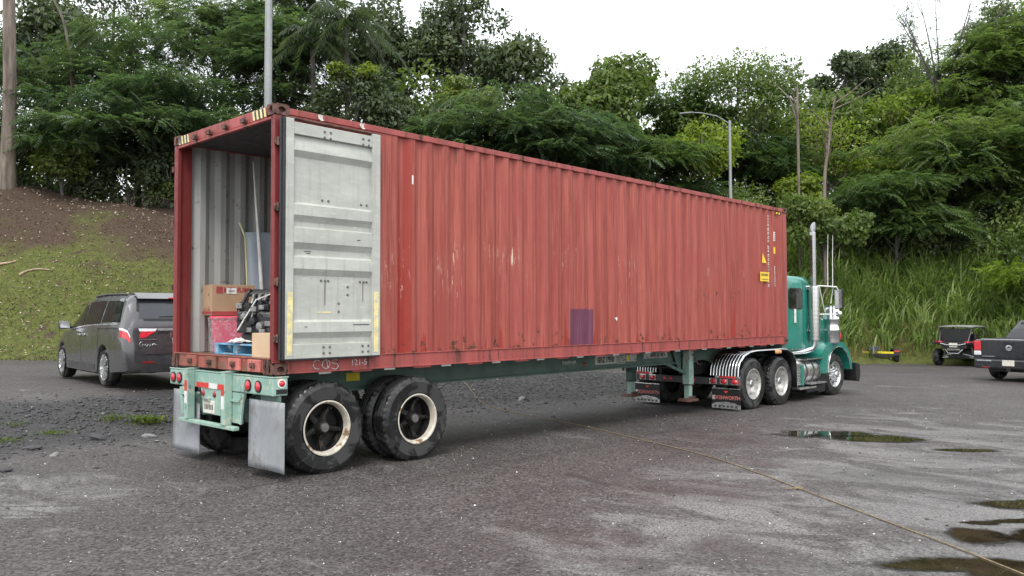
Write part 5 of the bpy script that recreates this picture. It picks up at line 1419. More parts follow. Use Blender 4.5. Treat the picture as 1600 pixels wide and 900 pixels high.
# pale blue panel, foam strip, pole: stood along the left wall
pn = thing('body_panel', 'tall pale blue car panel standing against the container wall behind the engine', 'car panel', (.90, 2.20, FZ))
b = MB(); n = 12
b.grid([[(1.25*j/10, -.05*math.sin(math.pi*j/10)+.10*(i/n)**1.5, 1.60*i/n-.02*(i/n)*(2*j/10-1)**2) for j in range(11)] for i in range(n+1)])
o = b.build('skin', MAT['panelblue'], pn, smooth=60); s = o.modifiers.new('thickness', 'SOLIDIFY'); s.thickness = .03
fs = MB(); fs.tube([(.875, 2.17, FZ+.4), (.875, 2.19, FZ+1.0), (.875, 2.24, FZ+1.50), (.86, 2.27, FZ+1.58), (.81, 2.28, FZ+1.70)], .014, 6)
o = fs.build('foam_strip', MAT['foam'], None, smooth=60); tag(o, 'yellow foam edge strip along the pale blue panel', 'foam strip')
pl = MB(); pl.tube([(1.07, 2.10, FZ+.45), (1.035, 2.15, FZ+1.3), (1.005, 2.19, FZ+1.9), (.975, 2.235, FZ+2.53)], [.032, .028, .018, .007], 8)
o = pl.build('pole', MAT['tape_white'], None, smooth=60); tag(o, 'thin white plastic wrapped pole leaning inside the container', 'pole')

# ------------------------------------------------------------------ lamp posts
def lamp_post(label, base, ztop, r0, r1, arm_dir, arm_len, arm_rise):
    lp = thing('lamp_post', label, 'lamp post', base, group='galvanised lamp posts around the lot')
    h = ztop-base[2]
    b = MB(); b.tube([(0, 0, 0), (0, 0, h*.5), (0, 0, h)], [r0, (r0+r1)/2, r1], 14); b.build('pole', MAT['galv'], lp, smooth=40)
    b = MB(); b.box(-.2, .2, -.2, .2, 0, .04); b.build('base_plate', MAT['galv'], lp, bevel=.01)
    d = Vector(arm_dir).normalized()
    pts = [Vector((0, 0, h-.15)), d*arm_len*.25+Vector((0, 0, h+arm_rise*.55)), d*arm_len*.55+Vector((0, 0, h+arm_rise*.95)), d*arm_len*.75+Vector((0, 0, h+arm_rise))]
    b = MB(); b.tube(pts, [.028, .025, .022, .02], 8); b.build('arm', MAT['galv'], lp, smooth=60)
    b = MB(); a = d*arm_len*.72+Vector((0, 0, h+arm_rise)); e = d*arm_len+Vector((0, 0, h+arm_rise-.06)); b.bar(a, e, .20, .06); b.build('lamp_head', MAT['lamphead'], lp, bevel=.03)
    return lp
p1 = at(416.5, 480, 21.5); lamp_post('tall grey lamp post rising behind the rear corner of the container', (p1[0], p1[1], float(ground_z(p1[0], p1[1]))), 11.2, .125, .09, (-.7, .7, 0), 2.4, .5)
p2 = at(1143.5, 480, 36.0); z2 = float(hill_z(p2[0], p2[1])); lamp_post('street lamp with a curved arm standing behind the middle of the container', (p2[0], p2[1], z2-.1), at(1143, 186, 36)[2], .09, .06, tuple(-_r), 2.25, .36)

# ------------------------------------------------------------------ rope across the lot
def catmull(P, n=12):
    P = [Vector(p) for p in P]; out = []
    for i in range(len(P)-1):
        a, b_, c, d_ = P[max(i-1, 0)], P[i], P[i+1], P[min(i+2, len(P)-1)]
        for k in range(n):
            t = k/n; out.append(.5*((2*b_)+(c-a)*t+(2*a-5*b_+4*c-d_)*t*t+(3*b_-a-3*c+d_)*t**3))
    return out+[P[-1]]
rp = [(8.75, 6.9), (8.0, 5.6), (7.2, 4.35), (6.93, 3.83), (6.55, 2.5), (6.09, .86), (5.45, -.8), (4.82, -2.29), (4.2, -3.3), (3.63, -4.10), (3.3, -4.55), (2.74, -5.34), (2.3, -5.95), (1.92, -6.44), (1.2, -7.4)]
pts = [(p.x, p.y, float(ground_z(p.x, p.y))+.010) for p in catmull([(x, y, 0) for x, y in rp])]
b = MB(); b.tube(pts, .006, 6)
kx, ky = 3.63, -4.10; kz = float(ground_z(kx, ky))+.015
b.tube([(kx+.03*math.cos(t), ky+.03*math.sin(t), kz+.006*math.sin(3*t)) for t in np.linspace(0, 11, 26)], .0065, 6)
b.tube([(kx, ky, kz), (kx-.06, ky+.03, kz+.005), (kx-.09, ky+.10, kz-.004)], .007, 6)
o = b.build('rope', MAT['rope'], None, smooth=60); tag(o, 'knotted tan rope lying across the wet lot', 'rope')

# ------------------------------------------------------------------ stones, gravel, weeds, sticks
def rock_mesh(name, m, seed, sub=2):
    bm = bmesh.new(); bmesh.ops.create_icosphere(bm, subdivisions=sub, radius=1.0); rg = np.random.default_rng(seed)
    ph = rg.uniform(0, 6, 9)
    for v in bm.verts:
        p = v.co; v.co = p*(1+.22*math.sin(2.1*p.x+ph[0])*math.sin(1.9*p.y+ph[1])+.15*math.sin(3.7*p.z+ph[2]+p.x*2)+rg.uniform(-.07, .07))
        v.co.z *= .55
    me = bpy.data.meshes.new(name); bm.to_mesh(me); bm.free(); me.materials.append(m); return me
def ong(px, py):
    d_ = _f+_r2*(px-800)/FPX-_u2*(py-450)/FPX
    z = 0.0
    for _ in range(40):
        t = (z-CAM[2])/d_[2]; p = CAM+t*d_; z = .5*z+.5*float(ground_z(p[0], p[1]))
    return np.array([p[0], p[1], float(ground_z(p[0], p[1]))])
rocks = [(150, 686, .14, 'flat dark grey stone slab lying on the gravel left of the trailer', 'stone'), (52, 702, .12, 'long dark stone lying at the left edge of the gravel', 'stone'), (232, 683, .10, 'tilted pale brown stone near the weed clump', 'stone_light'),
         (4, 737, .10, 'dark stone cut by the left edge of the photograph', 'stone'), (572, 637, .0, '', ''), (815, 625, .13, 'pale flat stone under the trailer between the rope and the landing gear', 'stone_light'), (190, 625, .07, 'small dark stone behind the van side of the gravel strip', 'stone'), (85, 712, .07, 'grey stone beside a pale twig on the gravel', 'stone_light'), (245, 690, .06, 'small white stone right of the flat slab', 'stone_light')]
for i, (px, py, s_, lab, m) in enumerate(rocks):
    if not s_: continue
    p = ong(px, py); o = obj('stone', rock_mesh('stone', MAT[m], 40+i), loc=(p[0], p[1], p[2]+s_*.15)); o.scale = (s_, s_*.55, s_*.55); o.rotation_euler = (.1, .15*(-1)**i, VR+.2*i)
    tag(o, lab, 'stone', 'loose stones on the gravel')

def scatter_stones(name, label, P, sizes, m, seed, flat=.6):
    rg = np.random.default_rng(seed); n = len(P)
    base = np.array([(1, 0, 0), (-1, 0, 0), (0, 1, 0), (0, -1, 0), (0, 0, 1), (0, 0, -1)], float)
    f = np.array([(0, 2, 4), (2, 1, 4), (1, 3, 4), (3, 0, 4), (2, 0, 5), (1, 2, 5), (3, 1, 5), (0, 3, 5)])
    V = base[None]*rg.uniform(.55, 1.25, (n, 6, 1))+rg.uniform(-.25, .25, (n, 6, 3))
    V[:, :, 2] *= flat
    a = rg.uniform(0, 6.28, n); c, s = np.cos(a), np.sin(a)
    x = V[:, :, 0]*c[:, None]-V[:, :, 1]*s[:, None]; y = V[:, :, 0]*s[:, None]+V[:, :, 1]*c[:, None]
    V = np.stack([x, y, V[:, :, 2]], -1)*np.asarray(sizes)[:, None, None]+np.asarray(P)[:, None, :]
    F = (f[None]+6*np.arange(n)[:, None, None]).reshape(-1, 3)
    o = obj(name, np_mesh(name, V.reshape(-1, 3), F, m)); tag(o, label, name.replace('_', ' '), kind='stuff'); return o
rg = np.random.default_rng(21)
def on_ground(x, y, dz=0): return np.stack([x, y, ground_z(x, y)+dz], -1)
n = 17000; x = rg.uniform(-9, 16, n); y = 5.05+rg.normal(0, .85, n); sz = np.clip(rg.lognormal(-4.05, .55, n), .006, .05)
scatter_stones('gravel', 'dark loose gravel strip between the trailer and the minivan', on_ground(x, y, sz*.1), sz, MAT['stone'], 1)
n = 1100; x = rg.uniform(-9, 16, n); y = 5.0+rg.normal(0, 1.1, n); sz = np.clip(rg.lognormal(-4.3, .45, n), .006, .045)
scatter_stones('gravel', 'pale chips scattered among the dark gravel', on_ground(x, y, sz*.2), sz, MAT['stone_light'], 2)
n = 800; x = rg.uniform(-4, 13, n); y = rg.uniform(-7, 3.6, n); sz = np.clip(rg.lognormal(-5.1, .4, n), .003, .014)
scatter_stones('stone_chips', 'tiny pale stone chips strewn over the asphalt', on_ground(x, y, sz*.2), sz, MAT['white'], 3)
n = 1500; x = rg.uniform(-6, 14, n); y = rg.uniform(-7, 3.8, n); sz = np.clip(rg.lognormal(-4.7, .4, n), .004, .02)
scatter_stones('stone_chips', 'tiny dark stone chips strewn over the asphalt', on_ground(x, y, sz*.2), sz, MAT['stone'], 4)
# ------------------------------------------------------------------ vegetation
def unit(v): return v/np.maximum(np.linalg.norm(v, axis=-1, keepdims=True), 1e-9)

def leaf_arrays(C, D, N, Ln, Wd, droop=.15):
    S = unit(np.cross(D, N)); Nn = np.cross(S, D)
    Ln = Ln[:, None]; Wd = Wd[:, None]
    base = C-D*Ln*.5; tip = C+D*Ln*.5-Nn*Ln*droop
    mid = C+Nn*Ln*.04
    return np.stack([base, mid+S*Wd*.5, tip, mid-S*Wd*.5], 1)

def quads(V): return V.reshape(-1, 3), np.arange(V.shape[0]*4, dtype=np.int32).reshape(-1, 4)

def broad_crown(rg, cen, rad, n, size, tint0, tintvar=.16, flatten=.8):
    """n leaves shared over the clumps, on and just inside their surfaces"""
    k = len(cen); w = np.prod(rad, 1)**(2/3); ci = rg.choice(k, n, p=w/w.sum())
    u = unit(rg.normal(size=(n, 3))); u[:, 2] = u[:, 2]*.9+.12; u = unit(u)
    r = 1-np.abs(rg.normal(0, .24, n)); r = np.clip(r, .05, 1.12)
    lump = 1+.22*np.sin(u[:, 0]*5+ci)*np.sin(u[:, 1]*6+2*ci)+.15*np.sin(u[:, 2]*9+ci*1.7)
    C = cen[ci]+u*(r*lump)[:, None]*rad[ci]
    D = unit(u*.55+rg.normal(size=(n, 3))*.65+np.array([0, 0, -.25])); N = unit(u+np.array([0, 0, .7])+rg.normal(size=(n, 3))*.45)
    Ln = size*rg.uniform(.6, 1.35, n); Wd = Ln*rg.uniform(.38, .6, n)
    t0 = tint0+rg.normal(0, .10, k)
    tint = np.clip(t0[ci]+rg.normal(0, tintvar, n), 0, 1)
    return leaf_arrays(C, D, N, Ln, Wd), tint

def sprays(rg, P, D, Ln, tint, pairs=8, pw=.10, pl=.36):
    """feathery compound leaves: a bent rachis with paired leaflets, every leaflet a face"""
    n = len(P); t = np.linspace(.12, 1.0, pairs)
    up = np.array([0, 0, 1.0]); S = unit(np.cross(D, up)+rg.normal(size=(n, 3))*.25); 
    V = []
    shape = np.sin(np.pi*(.12+.80*t))**.7
    for j in range(pairs):
        base = P+D*(Ln*t[j])[:, None]-up*(Ln*.32*t[j]**2)[:, None]
        for sg in (1, -1):
            d = unit(S*sg*.9+D*.55-up*.18+rg.normal(size=(n, 3))*.10)
            L_ = (Ln*pl*shape[j])[:, None]; wv = unit(np.cross(d, up))*(Ln*pw)[:, None]*.5
            V.append(np.stack([base, base+d*L_*.5+wv, base+d*L_-up*L_*.12, base+d*L_*.5-wv], 1))
    V = np.stack(V, 1).reshape(-1, 4, 3)
    return V, np.repeat(tint, pairs*2)+rg.normal(0, .05, n*pairs*2)

def fern_crown(rg, cen, rad, n, size, tint0):
    k = len(cen); w = rad[:, 0]*rad[:, 1]; ci = rg.choice(k, n, p=w/w.sum())
    a = rg.uniform(0, 2*np.pi, n); r = np.sqrt(rg.uniform(0, 1, n)); r = np.where(rg.random(n) < .35, .75+.3*rg.random(n), r)
    u = np.stack([r*np.cos(a), r*np.sin(a), np.sqrt(np.clip(1-r*r*.8, 0, 1))*rg.uniform(.3, 1.0, n)], -1)
    wob = 1+.2*np.sin(3*a+ci)+.12*np.sin(7*a+2.3*ci)
    P = cen[ci]+u*rad[ci]*np.stack([wob, wob, np.ones(n)], -1)
    D = unit(np.stack([np.cos(a), np.sin(a), .25-.35*r], -1)+rg.normal(size=(n, 3))*.42)
    t0 = tint0+rg.normal(0, .12, k)
    tint = np.clip(t0[ci]+rg.normal(0, .15, n), 0, 1)
    return sprays(rg, P, D, size*rg.uniform(.65, 1.3, n), tint)

def trunk_mesh(rg, top, cen, r0, bark, fork=.45, wob=.25):
    b = MB(); n = 9; H = top[2]
    ph = rg.uniform(0, 6, 4)
    def tp(t): return Vector((top[0]*t+wob*math.sin(2.6*t+ph[0])*t, top[1]*t+wob*math.sin(2.2*t+ph[1])*t, -.3+(H+.3)*t))
    b.tube([tp(i/n) for i in range(n+1)], [r0*(1.25 if i == 0 else 1)*(1-.72*i/n) for i in range(n+1)], 9)
    for c in cen:
        c = Vector(c); t0 = min(.95, max(fork*.7, fork+(c.z/max(H, .1)-.75)*.6+rg.uniform(-.08, .08))); s = tp(t0)
        if s.z > c.z-.2: s = tp(max(.1, (c.z-.6)/H))
        m = (s+c)*.5+Vector((rg.uniform(-.3, .3), rg.uniform(-.3, .3), -.12*(c-s).length)); r = max(.03, r0*.42*(1-t0*.5))
        pts = [((1-t)**2)*s+2*t*(1-t)*m+t*t*c for t in (0, .25, .5, .75, 1)]
        b.tube(pts, [r, r*.8, r*.6, r*.42, r*.2], 6, False)
        for q in range(2):
            e = c+Vector((rg.uniform(-.7, .7), rg.uniform(-.7, .7), rg.uniform(-.1, .6))); b.tube([pts[3], (pts[3]+e)*.5+Vector((0, 0, .1)), e], [r*.35, r*.25, r*.1], 5, False)
    return b.mesh('trunk', bark, 50, recalc=False)

def tree(name, label, px, D, top, bottom, w, kind, seed, leaf, n, bark='barkgrey', size=None, tint0=.45, ncl=None, r0=.16, cat='tree', group=None, depth_k=.55, clump=None):
    rg = np.random.default_rng(seed)
    p = at(px, 480, D); bx_, by_ = float(p[0]), float(p[1]); bz = float(hill_z(bx_, by_))
    c = at(px, (top+bottom)/2, D)-np.array([bx_, by_, bz]); rx = w/2/FPX*D; rz = (bottom-top)/2/FPX*D
    t = thing(name, label, cat, (bx_, by_, bz), group=group)
    R3 = np.array([rx, rx*depth_k, rz])
    ax = np.stack([_r, np.array([_f[0], _f[1], 0])/math.hypot(_f[0], _f[1]), np.array([0, 0, 1.0])])
    if ncl is None: ncl = int(np.clip(6+rx*rz*1.2, 7, 22))
    if kind == 'fern':
        u = rg.uniform(-1, 1, (ncl*4, 3)); u = u[(u**2).sum(1) < 1][:ncl]
        cen = c+(u*R3*np.array([.74, .74, .86]))@ax
        cen[:, 2] = np.maximum(cen[:, 2], .4)
        q = (clump or .50)
        rr_ = rx*q*rg.uniform(.75, 1.25, len(cen)); rad = np.stack([rr_, rr_, np.clip(rr_*.34, .15, rz*.5)], -1)
        V, tint = fern_crown(rg, cen, rad, n, size or .75, tint0)
    else:
        u = unit(rg.normal(size=(ncl, 3)))*(rg.uniform(.25, 1, (ncl, 1))**.5)
        cen = c+(u*R3*.76)@ax
        cen[:, 2] = np.maximum(cen[:, 2], .3)
        rr_ = (clump or .34)*(rx*rx*rz)**(1/3)*rg.uniform(.7, 1.3, len(cen)); rad = np.stack([rr_*1.1, rr_*1.1, rr_*.78], -1)
        V, tint = broad_crown(rg, cen, rad, n, (size or .24)*rg.uniform(.85, 1.45), tint0)
    Vv, F = quads(V)
    obj('crown', np_mesh('crown', Vv, F, MAT[leaf], np.clip(tint, 0, 1)), t)
    topc = c+np.array([0, 0, rz*.45])
    obj('trunk', trunk_mesh(rg, topc, cen, r0, MAT[bark], fork=max(.2, min(.6, (c[2]-rz)/max(topc[2], .1)))), t)
    return t

GT = 'trees along the top of the bank'
# left: layered mimosas and dark broadleaf trees over the grassy bank
tree('mimosa_tree', 'wide low mimosa tree spreading over the top of the grassy bank', 120, 36.5, 165, 262, 330, 'fern', 101, 'fernblue', 2300, ncl=16, r0=.14, group=GT, tint0=.42)
tree('mimosa_tree', 'layered mimosa tree reaching towards the rear corner of the container', 290, 37.5, 120, 250, 240, 'fern', 102, 'fernblue', 2100, ncl=16, r0=.14, group=GT, tint0=.38)
tree('mimosa_tree', 'tall umbrella mimosa tree above the low one on the bank', 215, 42, 45, 175, 330, 'fern', 103, 'fernblue', 2200, ncl=18, r0=.17, group=GT, tint0=.50)
tree('mimosa_tree', 'pale green mimosa tree at the top edge left of the tall lamp post', 340, 45, -25, 130, 200, 'fern', 104, 'fernblue', 1700, ncl=16, r0=.17, group=GT, tint0=.62)
tree('broadleaf_tree', 'dark broadleaf tree at the upper left with sky showing through', 75, 43, -40, 190, 190, 'broad', 105, 'dark', 6500, r0=.2, group=GT, tint0=.40)
tree('broadleaf_tree', 'dark broadleaf tree behind the bent pale branch at the top left', 175, 47, -45, 110, 190, 'broad', 106, 'dark', 5200, r0=.2, group=GT, tint0=.42)
tree('young_tree', 'light green young tree beside the thick trunk on the bank', 95, 35, 200, 285, 150, 'broad', 107, 'mid', 3400, r0=.07, group=GT, tint0=.62, size=.18)
tree('young_tree', 'dark understorey tree at the crest of the grassy bank', 200, 37, 215, 312, 200, 'broad', 108, 'dark', 5200, r0=.08, group=GT, tint0=.5, size=.2)
tree('young_tree', 'green understorey tree just left of the open container', 265, 37, 225, 318, 120, 'broad', 109, 'mid', 3600, r0=.08, group=GT, tint0=.35, size=.18)
tree('mimosa_tree', 'feathery mimosa tree directly behind the tall lamp post', 435, 41, 20, 215, 190, 'fern', 110, 'fernblue', 2300, ncl=18, r0=.16, group=GT, tint0=.52)
tree('mimosa_tree', 'grey green mimosa tree reaching the top edge left of the palms', 455, 46, -35, 110, 190, 'fern', 210, 'fernblue', 1900, ncl=16, r0=.16, group=GT, tint0=.60)
tree('broadleaf_tree', 'dense dark tree with yellow green top above the container door', 560, 38.5, 95, 245, 185, 'broad', 112, 'dark', 7600, r0=.18, group=GT, tint0=.45)
tree('broadleaf_tree', 'dense dark green tree behind the opened grey door', 648, 39.5, 125, 275, 175, 'broad', 113, 'dark', 7600, r0=.18, group=GT, tint0=.52)
tree('lime_tree', 'bright yellow green treetop in front of the dark trees above the door', 555, 37.3, 92, 125, 120, 'broad', 114, 'lime', 1100, r0=.08, group=GT, tint0=.55, size=.2, ncl=7)
tree('broadleaf_tree', 'tallest dark tree left of the open sky', 725, 46, -60, 190, 165, 'broad', 115, 'dark', 8500, r0=.2, group=GT, tint0=.42)
tree('broadleaf_tree', 'tall loose dark tree right of the palms', 628, 47, -35, 165, 185, 'broad', 116, 'dark', 7500, r0=.2, group=GT, tint0=.40)
tree('broadleaf_tree', 'thin wispy tree leaning into the open sky', 812, 45, 30, 220, 160, 'broad', 117, 'dark', 5600, r0=.16, group=GT, tint0=.55)
tree('young_tree', 'small yellow green tree between the dark trees and the mimosa', 735, 40, 110, 190, 110, 'broad', 118, 'mid', 2300, r0=.08, group=GT, tint0=.75, size=.2)
tree('mimosa_tree', 'broad mimosa tree behind the container roof left of the middle', 800, 38.5, 150, 290, 260, 'fern', 119, 'fernblue', 2600, ncl=18, r0=.15, group=GT, tint0=.50)
tree('mimosa_tree', 'small mimosa tree behind the container just right of the door', 690, 38, 205, 300, 170, 'fern', 120, 'fernblue', 1500, ncl=12, r0=.12, group=GT, tint0=.36)
tree('broadleaf_tree', 'round mid green tree standing against the open sky', 962, 43, 82, 250, 215, 'broad', 121, 'mid', 9500, r0=.18, group=GT, tint0=.45)
tree('mimosa_tree', 'dark mimosa tree below the round tree in the middle', 905, 40, 165, 330, 190, 'fern', 122, 'fernblue', 2300, ncl=16, r0=.14, group=GT, tint0=.34)
tree('mimosa_tree', 'low mimosa tree behind the container left of the street lamp', 1020, 41, 220, 330, 190, 'fern', 123, 'fern', 2000, ncl=14, r0=.12, group=GT, tint0=.40)
tree('broadleaf_tree', 'large rounded tree above the street lamp', 1160, 46.5, 66, 260, 245, 'broad', 124, 'mid', 11000, r0=.19, group=GT, tint0=.42)
tree('mimosa_tree', 'grey green mimosa tree left of the street lamp head', 1075, 47, 125, 290, 150, 'fern', 125, 'fern', 1800, ncl=14, r0=.15, group=GT, tint0=.45)
tree('lime_tree', 'yellow green tree around the street lamp pole', 1095, 40.5, 175, 300, 150, 'broad', 126, 'lime', 2300, 'barkpale', r0=.09, group=GT, tint0=.62, size=.24, ncl=12)
tree('mimosa_tree', 'dark mimosa tree right of the street lamp pole', 1195, 47, 200, 335, 170, 'fern', 127, 'fern', 2100, ncl=15, r0=.14, group=GT, tint0=.33)
tree('broadleaf_tree', 'dark pointed tree on the ridge right of the open sky', 1322, 56.5, 62, 210, 115, 'broad', 128, 'dark', 6200, r0=.18, group=GT, tint0=.50)
tree('broadleaf_tree', 'second dark ridge tree right of the pointed one', 1385, 57.5, 50, 210, 130, 'broad', 129, 'dark', 6200, r0=.18, group=GT, tint0=.46)
tree('broadleaf_tree', 'mid green tree behind the front end of the container', 1250, 51.5, 135, 330, 150, 'broad', 130, 'mid', 6200, r0=.17, group=GT, tint0=.30)
tree('lime_tree', 'yellow green tree with a pale forked bare trunk above the tractor', 1292, 45.5, 165, 300, 190, 'broad', 131, 'lime', 2400, 'barkpale', r0=.16, group=GT, tint0=.50, size=.22, ncl=14)
tree('lime_tree', 'yellow green tree on the slope right of the forked pale trunk', 1400, 49.5, 125, 270, 190, 'broad', 132, 'lime', 2700, 'barkpale', r0=.12, group=GT, tint0=.42, size=.22, ncl=14)
tree('broadleaf_tree', 'dark tree under the bare tree on the right', 1480, 51.5, 125, 260, 170, 'broad', 133, 'dark', 6200, r0=.17, group=GT, tint0=.48)
tree('mimosa_tree', 'very wide mimosa tree over the right hand slope', 1500, 44, 195, 345, 290, 'fern', 134, 'fern', 3400, ncl=20, r0=.16, group=GT, tint0=.62)
tree('mimosa_tree', 'mimosa tree cut by the right edge of the photograph', 1600, 42, 150, 350, 230, 'fern', 135, 'fern', 2800, ncl=18, r0=.16, group=GT, tint0=.64)
tree('mimosa_tree', 'mimosa tree low on the slope above the tall grass', 1400, 41.5, 260, 390, 190, 'fern', 136, 'fern', 2100, ncl=14, r0=.12, group=GT, tint0=.48)
tree('mimosa_tree', 'pale mimosa tree near the top right corner', 1590, 48.5, 5, 210, 190, 'fern', 137, 'fern', 2600, ncl=20, r0=.14, group=GT, tint0=.72)
tree('young_tree', 'leafy shrub tree above the exhaust stack', 1290, 39, 285, 400, 160, 'broad', 138, 'mid', 4800, r0=.08, group=GT, tint0=.42, size=.2)
tree('young_tree', 'dark shrub tree in the hollow above the tall grass', 1470, 42, 330, 430, 220, 'broad', 139, 'dark', 5200, r0=.08, group=GT, tint0=.6, size=.2)
tree('young_tree', 'leaning leafy tree silhouetted at the top right', 1560, 53.5, -20, 140, 105, 'broad', 140, 'dark', 3600, r0=.1, group=GT, tint0=.6, size=.24)
tree('young_tree', 'bright green fern like shrub at the right edge above the pickup', 1600, 36.5, 400, 455, 110, 'fern', 141, 'lime', 420, ncl=8, r0=.05, group=GT, tint0=.45, size=.55)

tree('broadleaf_tree', 'leafy green tree filling the gap right of the large rounded tree', 1225, 50, 128, 320, 170, 'broad', 201, 'mid', 7500, r0=.17, group=GT, tint0=.52)
tree('broadleaf_tree', 'bushy green tree behind the forked pale dead tree', 1312, 51, 118, 320, 190, 'broad', 202, 'mid', 8000, r0=.17, group=GT, tint0=.45)
tree('broadleaf_tree', 'bushy tree below the bare tree right of the ridge trees', 1440, 52, 105, 300, 210, 'broad', 203, 'mid', 8000, r0=.17, group=GT, tint0=.55)
tree('mimosa_tree', 'light green mimosa tree between the bare tree and the right edge', 1530, 49, 50, 280, 190, 'fern', 204, 'fern', 2900, ncl=18, r0=.16, group=GT, tint0=.78)
tree('broadleaf_tree', 'green tree in the dip between the round tree and the street lamp', 1055, 47, 150, 310, 130, 'broad', 205, 'mid', 5600, r0=.16, group=GT, tint0=.48)
tree('lime_tree', 'bright yellow green crown low beside the exhaust stack', 1245, 43, 270, 340, 110, 'broad', 206, 'lime', 1700, 'barkpale', r0=.08, group=GT, tint0=.5, size=.22, ncl=9)
tree('lime_tree', 'yellow green sapling halfway up the slope behind the aerials', 1370, 44, 235, 310, 130, 'broad', 207, 'lime', 1700, 'barkpale', r0=.08, group=GT, tint0=.42, size=.22, ncl=9)
tree('broadleaf_tree', 'dark tree filling the gap left of the round tree', 875, 47, 120, 290, 120, 'broad', 208, 'dark', 5200, r0=.16, group=GT, tint0=.58)

tree('broadleaf_tree', 'airy mid green tree rising around the bare tree at the top right', 1450, 55, 45, 220, 170, 'broad', 211, 'mid', 6500, r0=.15, group=GT, tint0=.5)
tree('broadleaf_tree', 'tall leafy tree in the top right corner', 1605, 54, -25, 180, 150, 'broad', 212, 'mid', 7000, r0=.15, group=GT, tint0=.6)
tree('broadleaf_tree', 'dark leafy tree filling the gap behind the palms', 575, 48, 20, 170, 120, 'broad', 213, 'dark', 4600, r0=.16, group=GT, tint0=.5)

tree('mimosa_tree', 'mimosa tree standing beyond the left edge of the photograph', -110, 37, 60, 270, 300, 'fern', 221, 'fernblue', 1800, ncl=16, r0=.15, group=GT, tint0=.45)
tree('broadleaf_tree', 'dark tree standing well beyond the left edge of the photograph', -270, 39, -20, 270, 300, 'broad', 222, 'dark', 6000, r0=.2, group=GT, tint0=.5)

# the thick trunk at the left edge, its crown above the frame
p = at(7, 480, 33.5); bz = float(hill_z(p[0], p[1]))
t = thing('tall_tree', 'thick pale brown tree trunk at the left edge of the photograph', 'tree', (p[0], p[1], bz))
rg = np.random.default_rng(7); b = MB()
b.tube([(.06*math.sin(i*.8), .05*math.cos(i*.7), -.3+i*1.6) for i in range(11)], [.38, .29, .26, .25, .24, .235, .23, .22, .21, .2, .18], 16); b.build('trunk', MAT['barkpale'], t, smooth=60)
cen = np.array([(rg.uniform(-2.5, 2.5), rg.uniform(-2.5, 2.5), 15+rg.uniform(0, 3)) for _ in range(9)]); V, ti = broad_crown(rg, cen, np.full((9, 3), 1.3), 3000, .26, .45)
Vv, F = quads(V); obj('crown', np_mesh('crown', Vv, F, MAT['dark'], ti), t)

# bent pale bare branch stem, dead snags
def bare_stem(name, label, pts_px, D, r0, r1, bark='barkpale', twigs=6, seed=1):
    rg = np.random.default_rng(seed); P = [at(x, y, D) for x, y in pts_px]
    base = np.array([P[0][0], P[0][1], float(hill_z(P[0][0], P[0][1]))]); t = thing(name, label, 'tree', tuple(base))
    pts = [Vector((0, 0, -.2))]+[Vector(q-base) for q in P]; pts = catmull(pts, 5); n = len(pts)
    b = MB(); b.tube(pts, [r0+(r1-r0)*i/(n-1) for i in range(n)], 8); b.build('trunk', MAT[bark], t, smooth=60)
    for k in range(twigs):
        i = int(n*(.45+.5*k/twigs)); s = pts[min(i, n-1)]; d = Vector((rg.normal(), rg.normal(), .8+abs(rg.normal()))).normalized(); L_ = rg.uniform(.8, 2.2)
        b = MB(); b.tube([s, s+d*L_*.5+Vector((0, 0, .1)), s+d*L_+Vector((0, 0, .35))], [r1*1.1, r1*.7, r1*.25], 6); b.build('branch', MAT[bark], t, smooth=60)
    return t
bare_stem('slender_tree', 'slender bent pale stem among the mimosas at the upper left', [(112, 110), (107, 70), (98, 30), (85, 2)], 39.5, .09, .05, twigs=0)
bare_stem('dead_tree', 'dead forked pale tree standing above the tractor', [(1288, 300), (1293, 240), (1299, 190), (1305, 150)], 39.2, .10, .04, twigs=8, seed=4)
bare_stem('dead_tree', 'broken pale dead stem left of the forked one', [(1247, 220), (1246, 180), (1246, 138)], 41, .075, .055, twigs=3, seed=6)

def bare_tree(label, px, D, top, w, seed):
    rg = np.random.default_rng(seed); p = at(px, 480, D); base = np.array([p[0], p[1], float(hill_z(p[0], p[1]))]); t = thing('bare_tree', label, 'tree', tuple(base))
    H = at(px, top, D)[2]-base[2]; rx = w/2/FPX*D; b = MB(); tips = []
    rv = Vector(_r); fork = H*.38
    b.tube([(0, 0, -.3), (.1, 0, fork*.5), (0, .1, fork)], [.2, .17, .14], 9)
    for k in range(9):
        a = -1+2*(k+.5)/9+rg.uniform(-.1, .1); e = rv*(a*rx)+Vector((_f[0], _f[1], 0))*rg.uniform(-1.5, 1.5)+Vector((0, 0, H*(1-.25*abs(a))*rg.uniform(.88, 1.0)))
        s = Vector((0, .1, fork*rg.uniform(.85, 1.0))); m = s+(e-s)*.5+rv*(-a*rx*.22); pts = [((1-q)**2)*s+2*q*(1-q)*m+q*q*e for q in np.linspace(0, 1, 8)]
        b.tube(pts, [.085*(1-.82*i/7) for i in range(8)], 6)
        for j in range(7):
            i = rg.integers(2, 8); s2 = pts[i]; d = (Vector(rg.normal(size=3))*.7+Vector((0, 0, .7))+rv*a*.5).normalized(); L_ = rg.uniform(.6, 1.7)
            b.tube([s2, s2+d*L_*.5, s2+d*L_+Vector((0, 0, .1))], [.026, .018, .008], 5); tips.append(np.array(s2+d*L_*.8))
    b.build('trunk', MAT['barkgrey'], t, smooth=60)
    T = np.array(tips); n = 420; ii = rg.integers(0, len(T), n)
    V, ti = sprays(rg, T[ii]+rg.normal(0, .25, (n, 3)), unit(rg.normal(size=(n, 3))*np.array([1, 1, .3])), rg.uniform(.35, .6, n), rg.uniform(.1, .6, n), 6)
    Vv, F = quads(V); obj('crown', np_mesh('crown', Vv, F, MAT['fern'], np.clip(ti, 0, 1)), t)
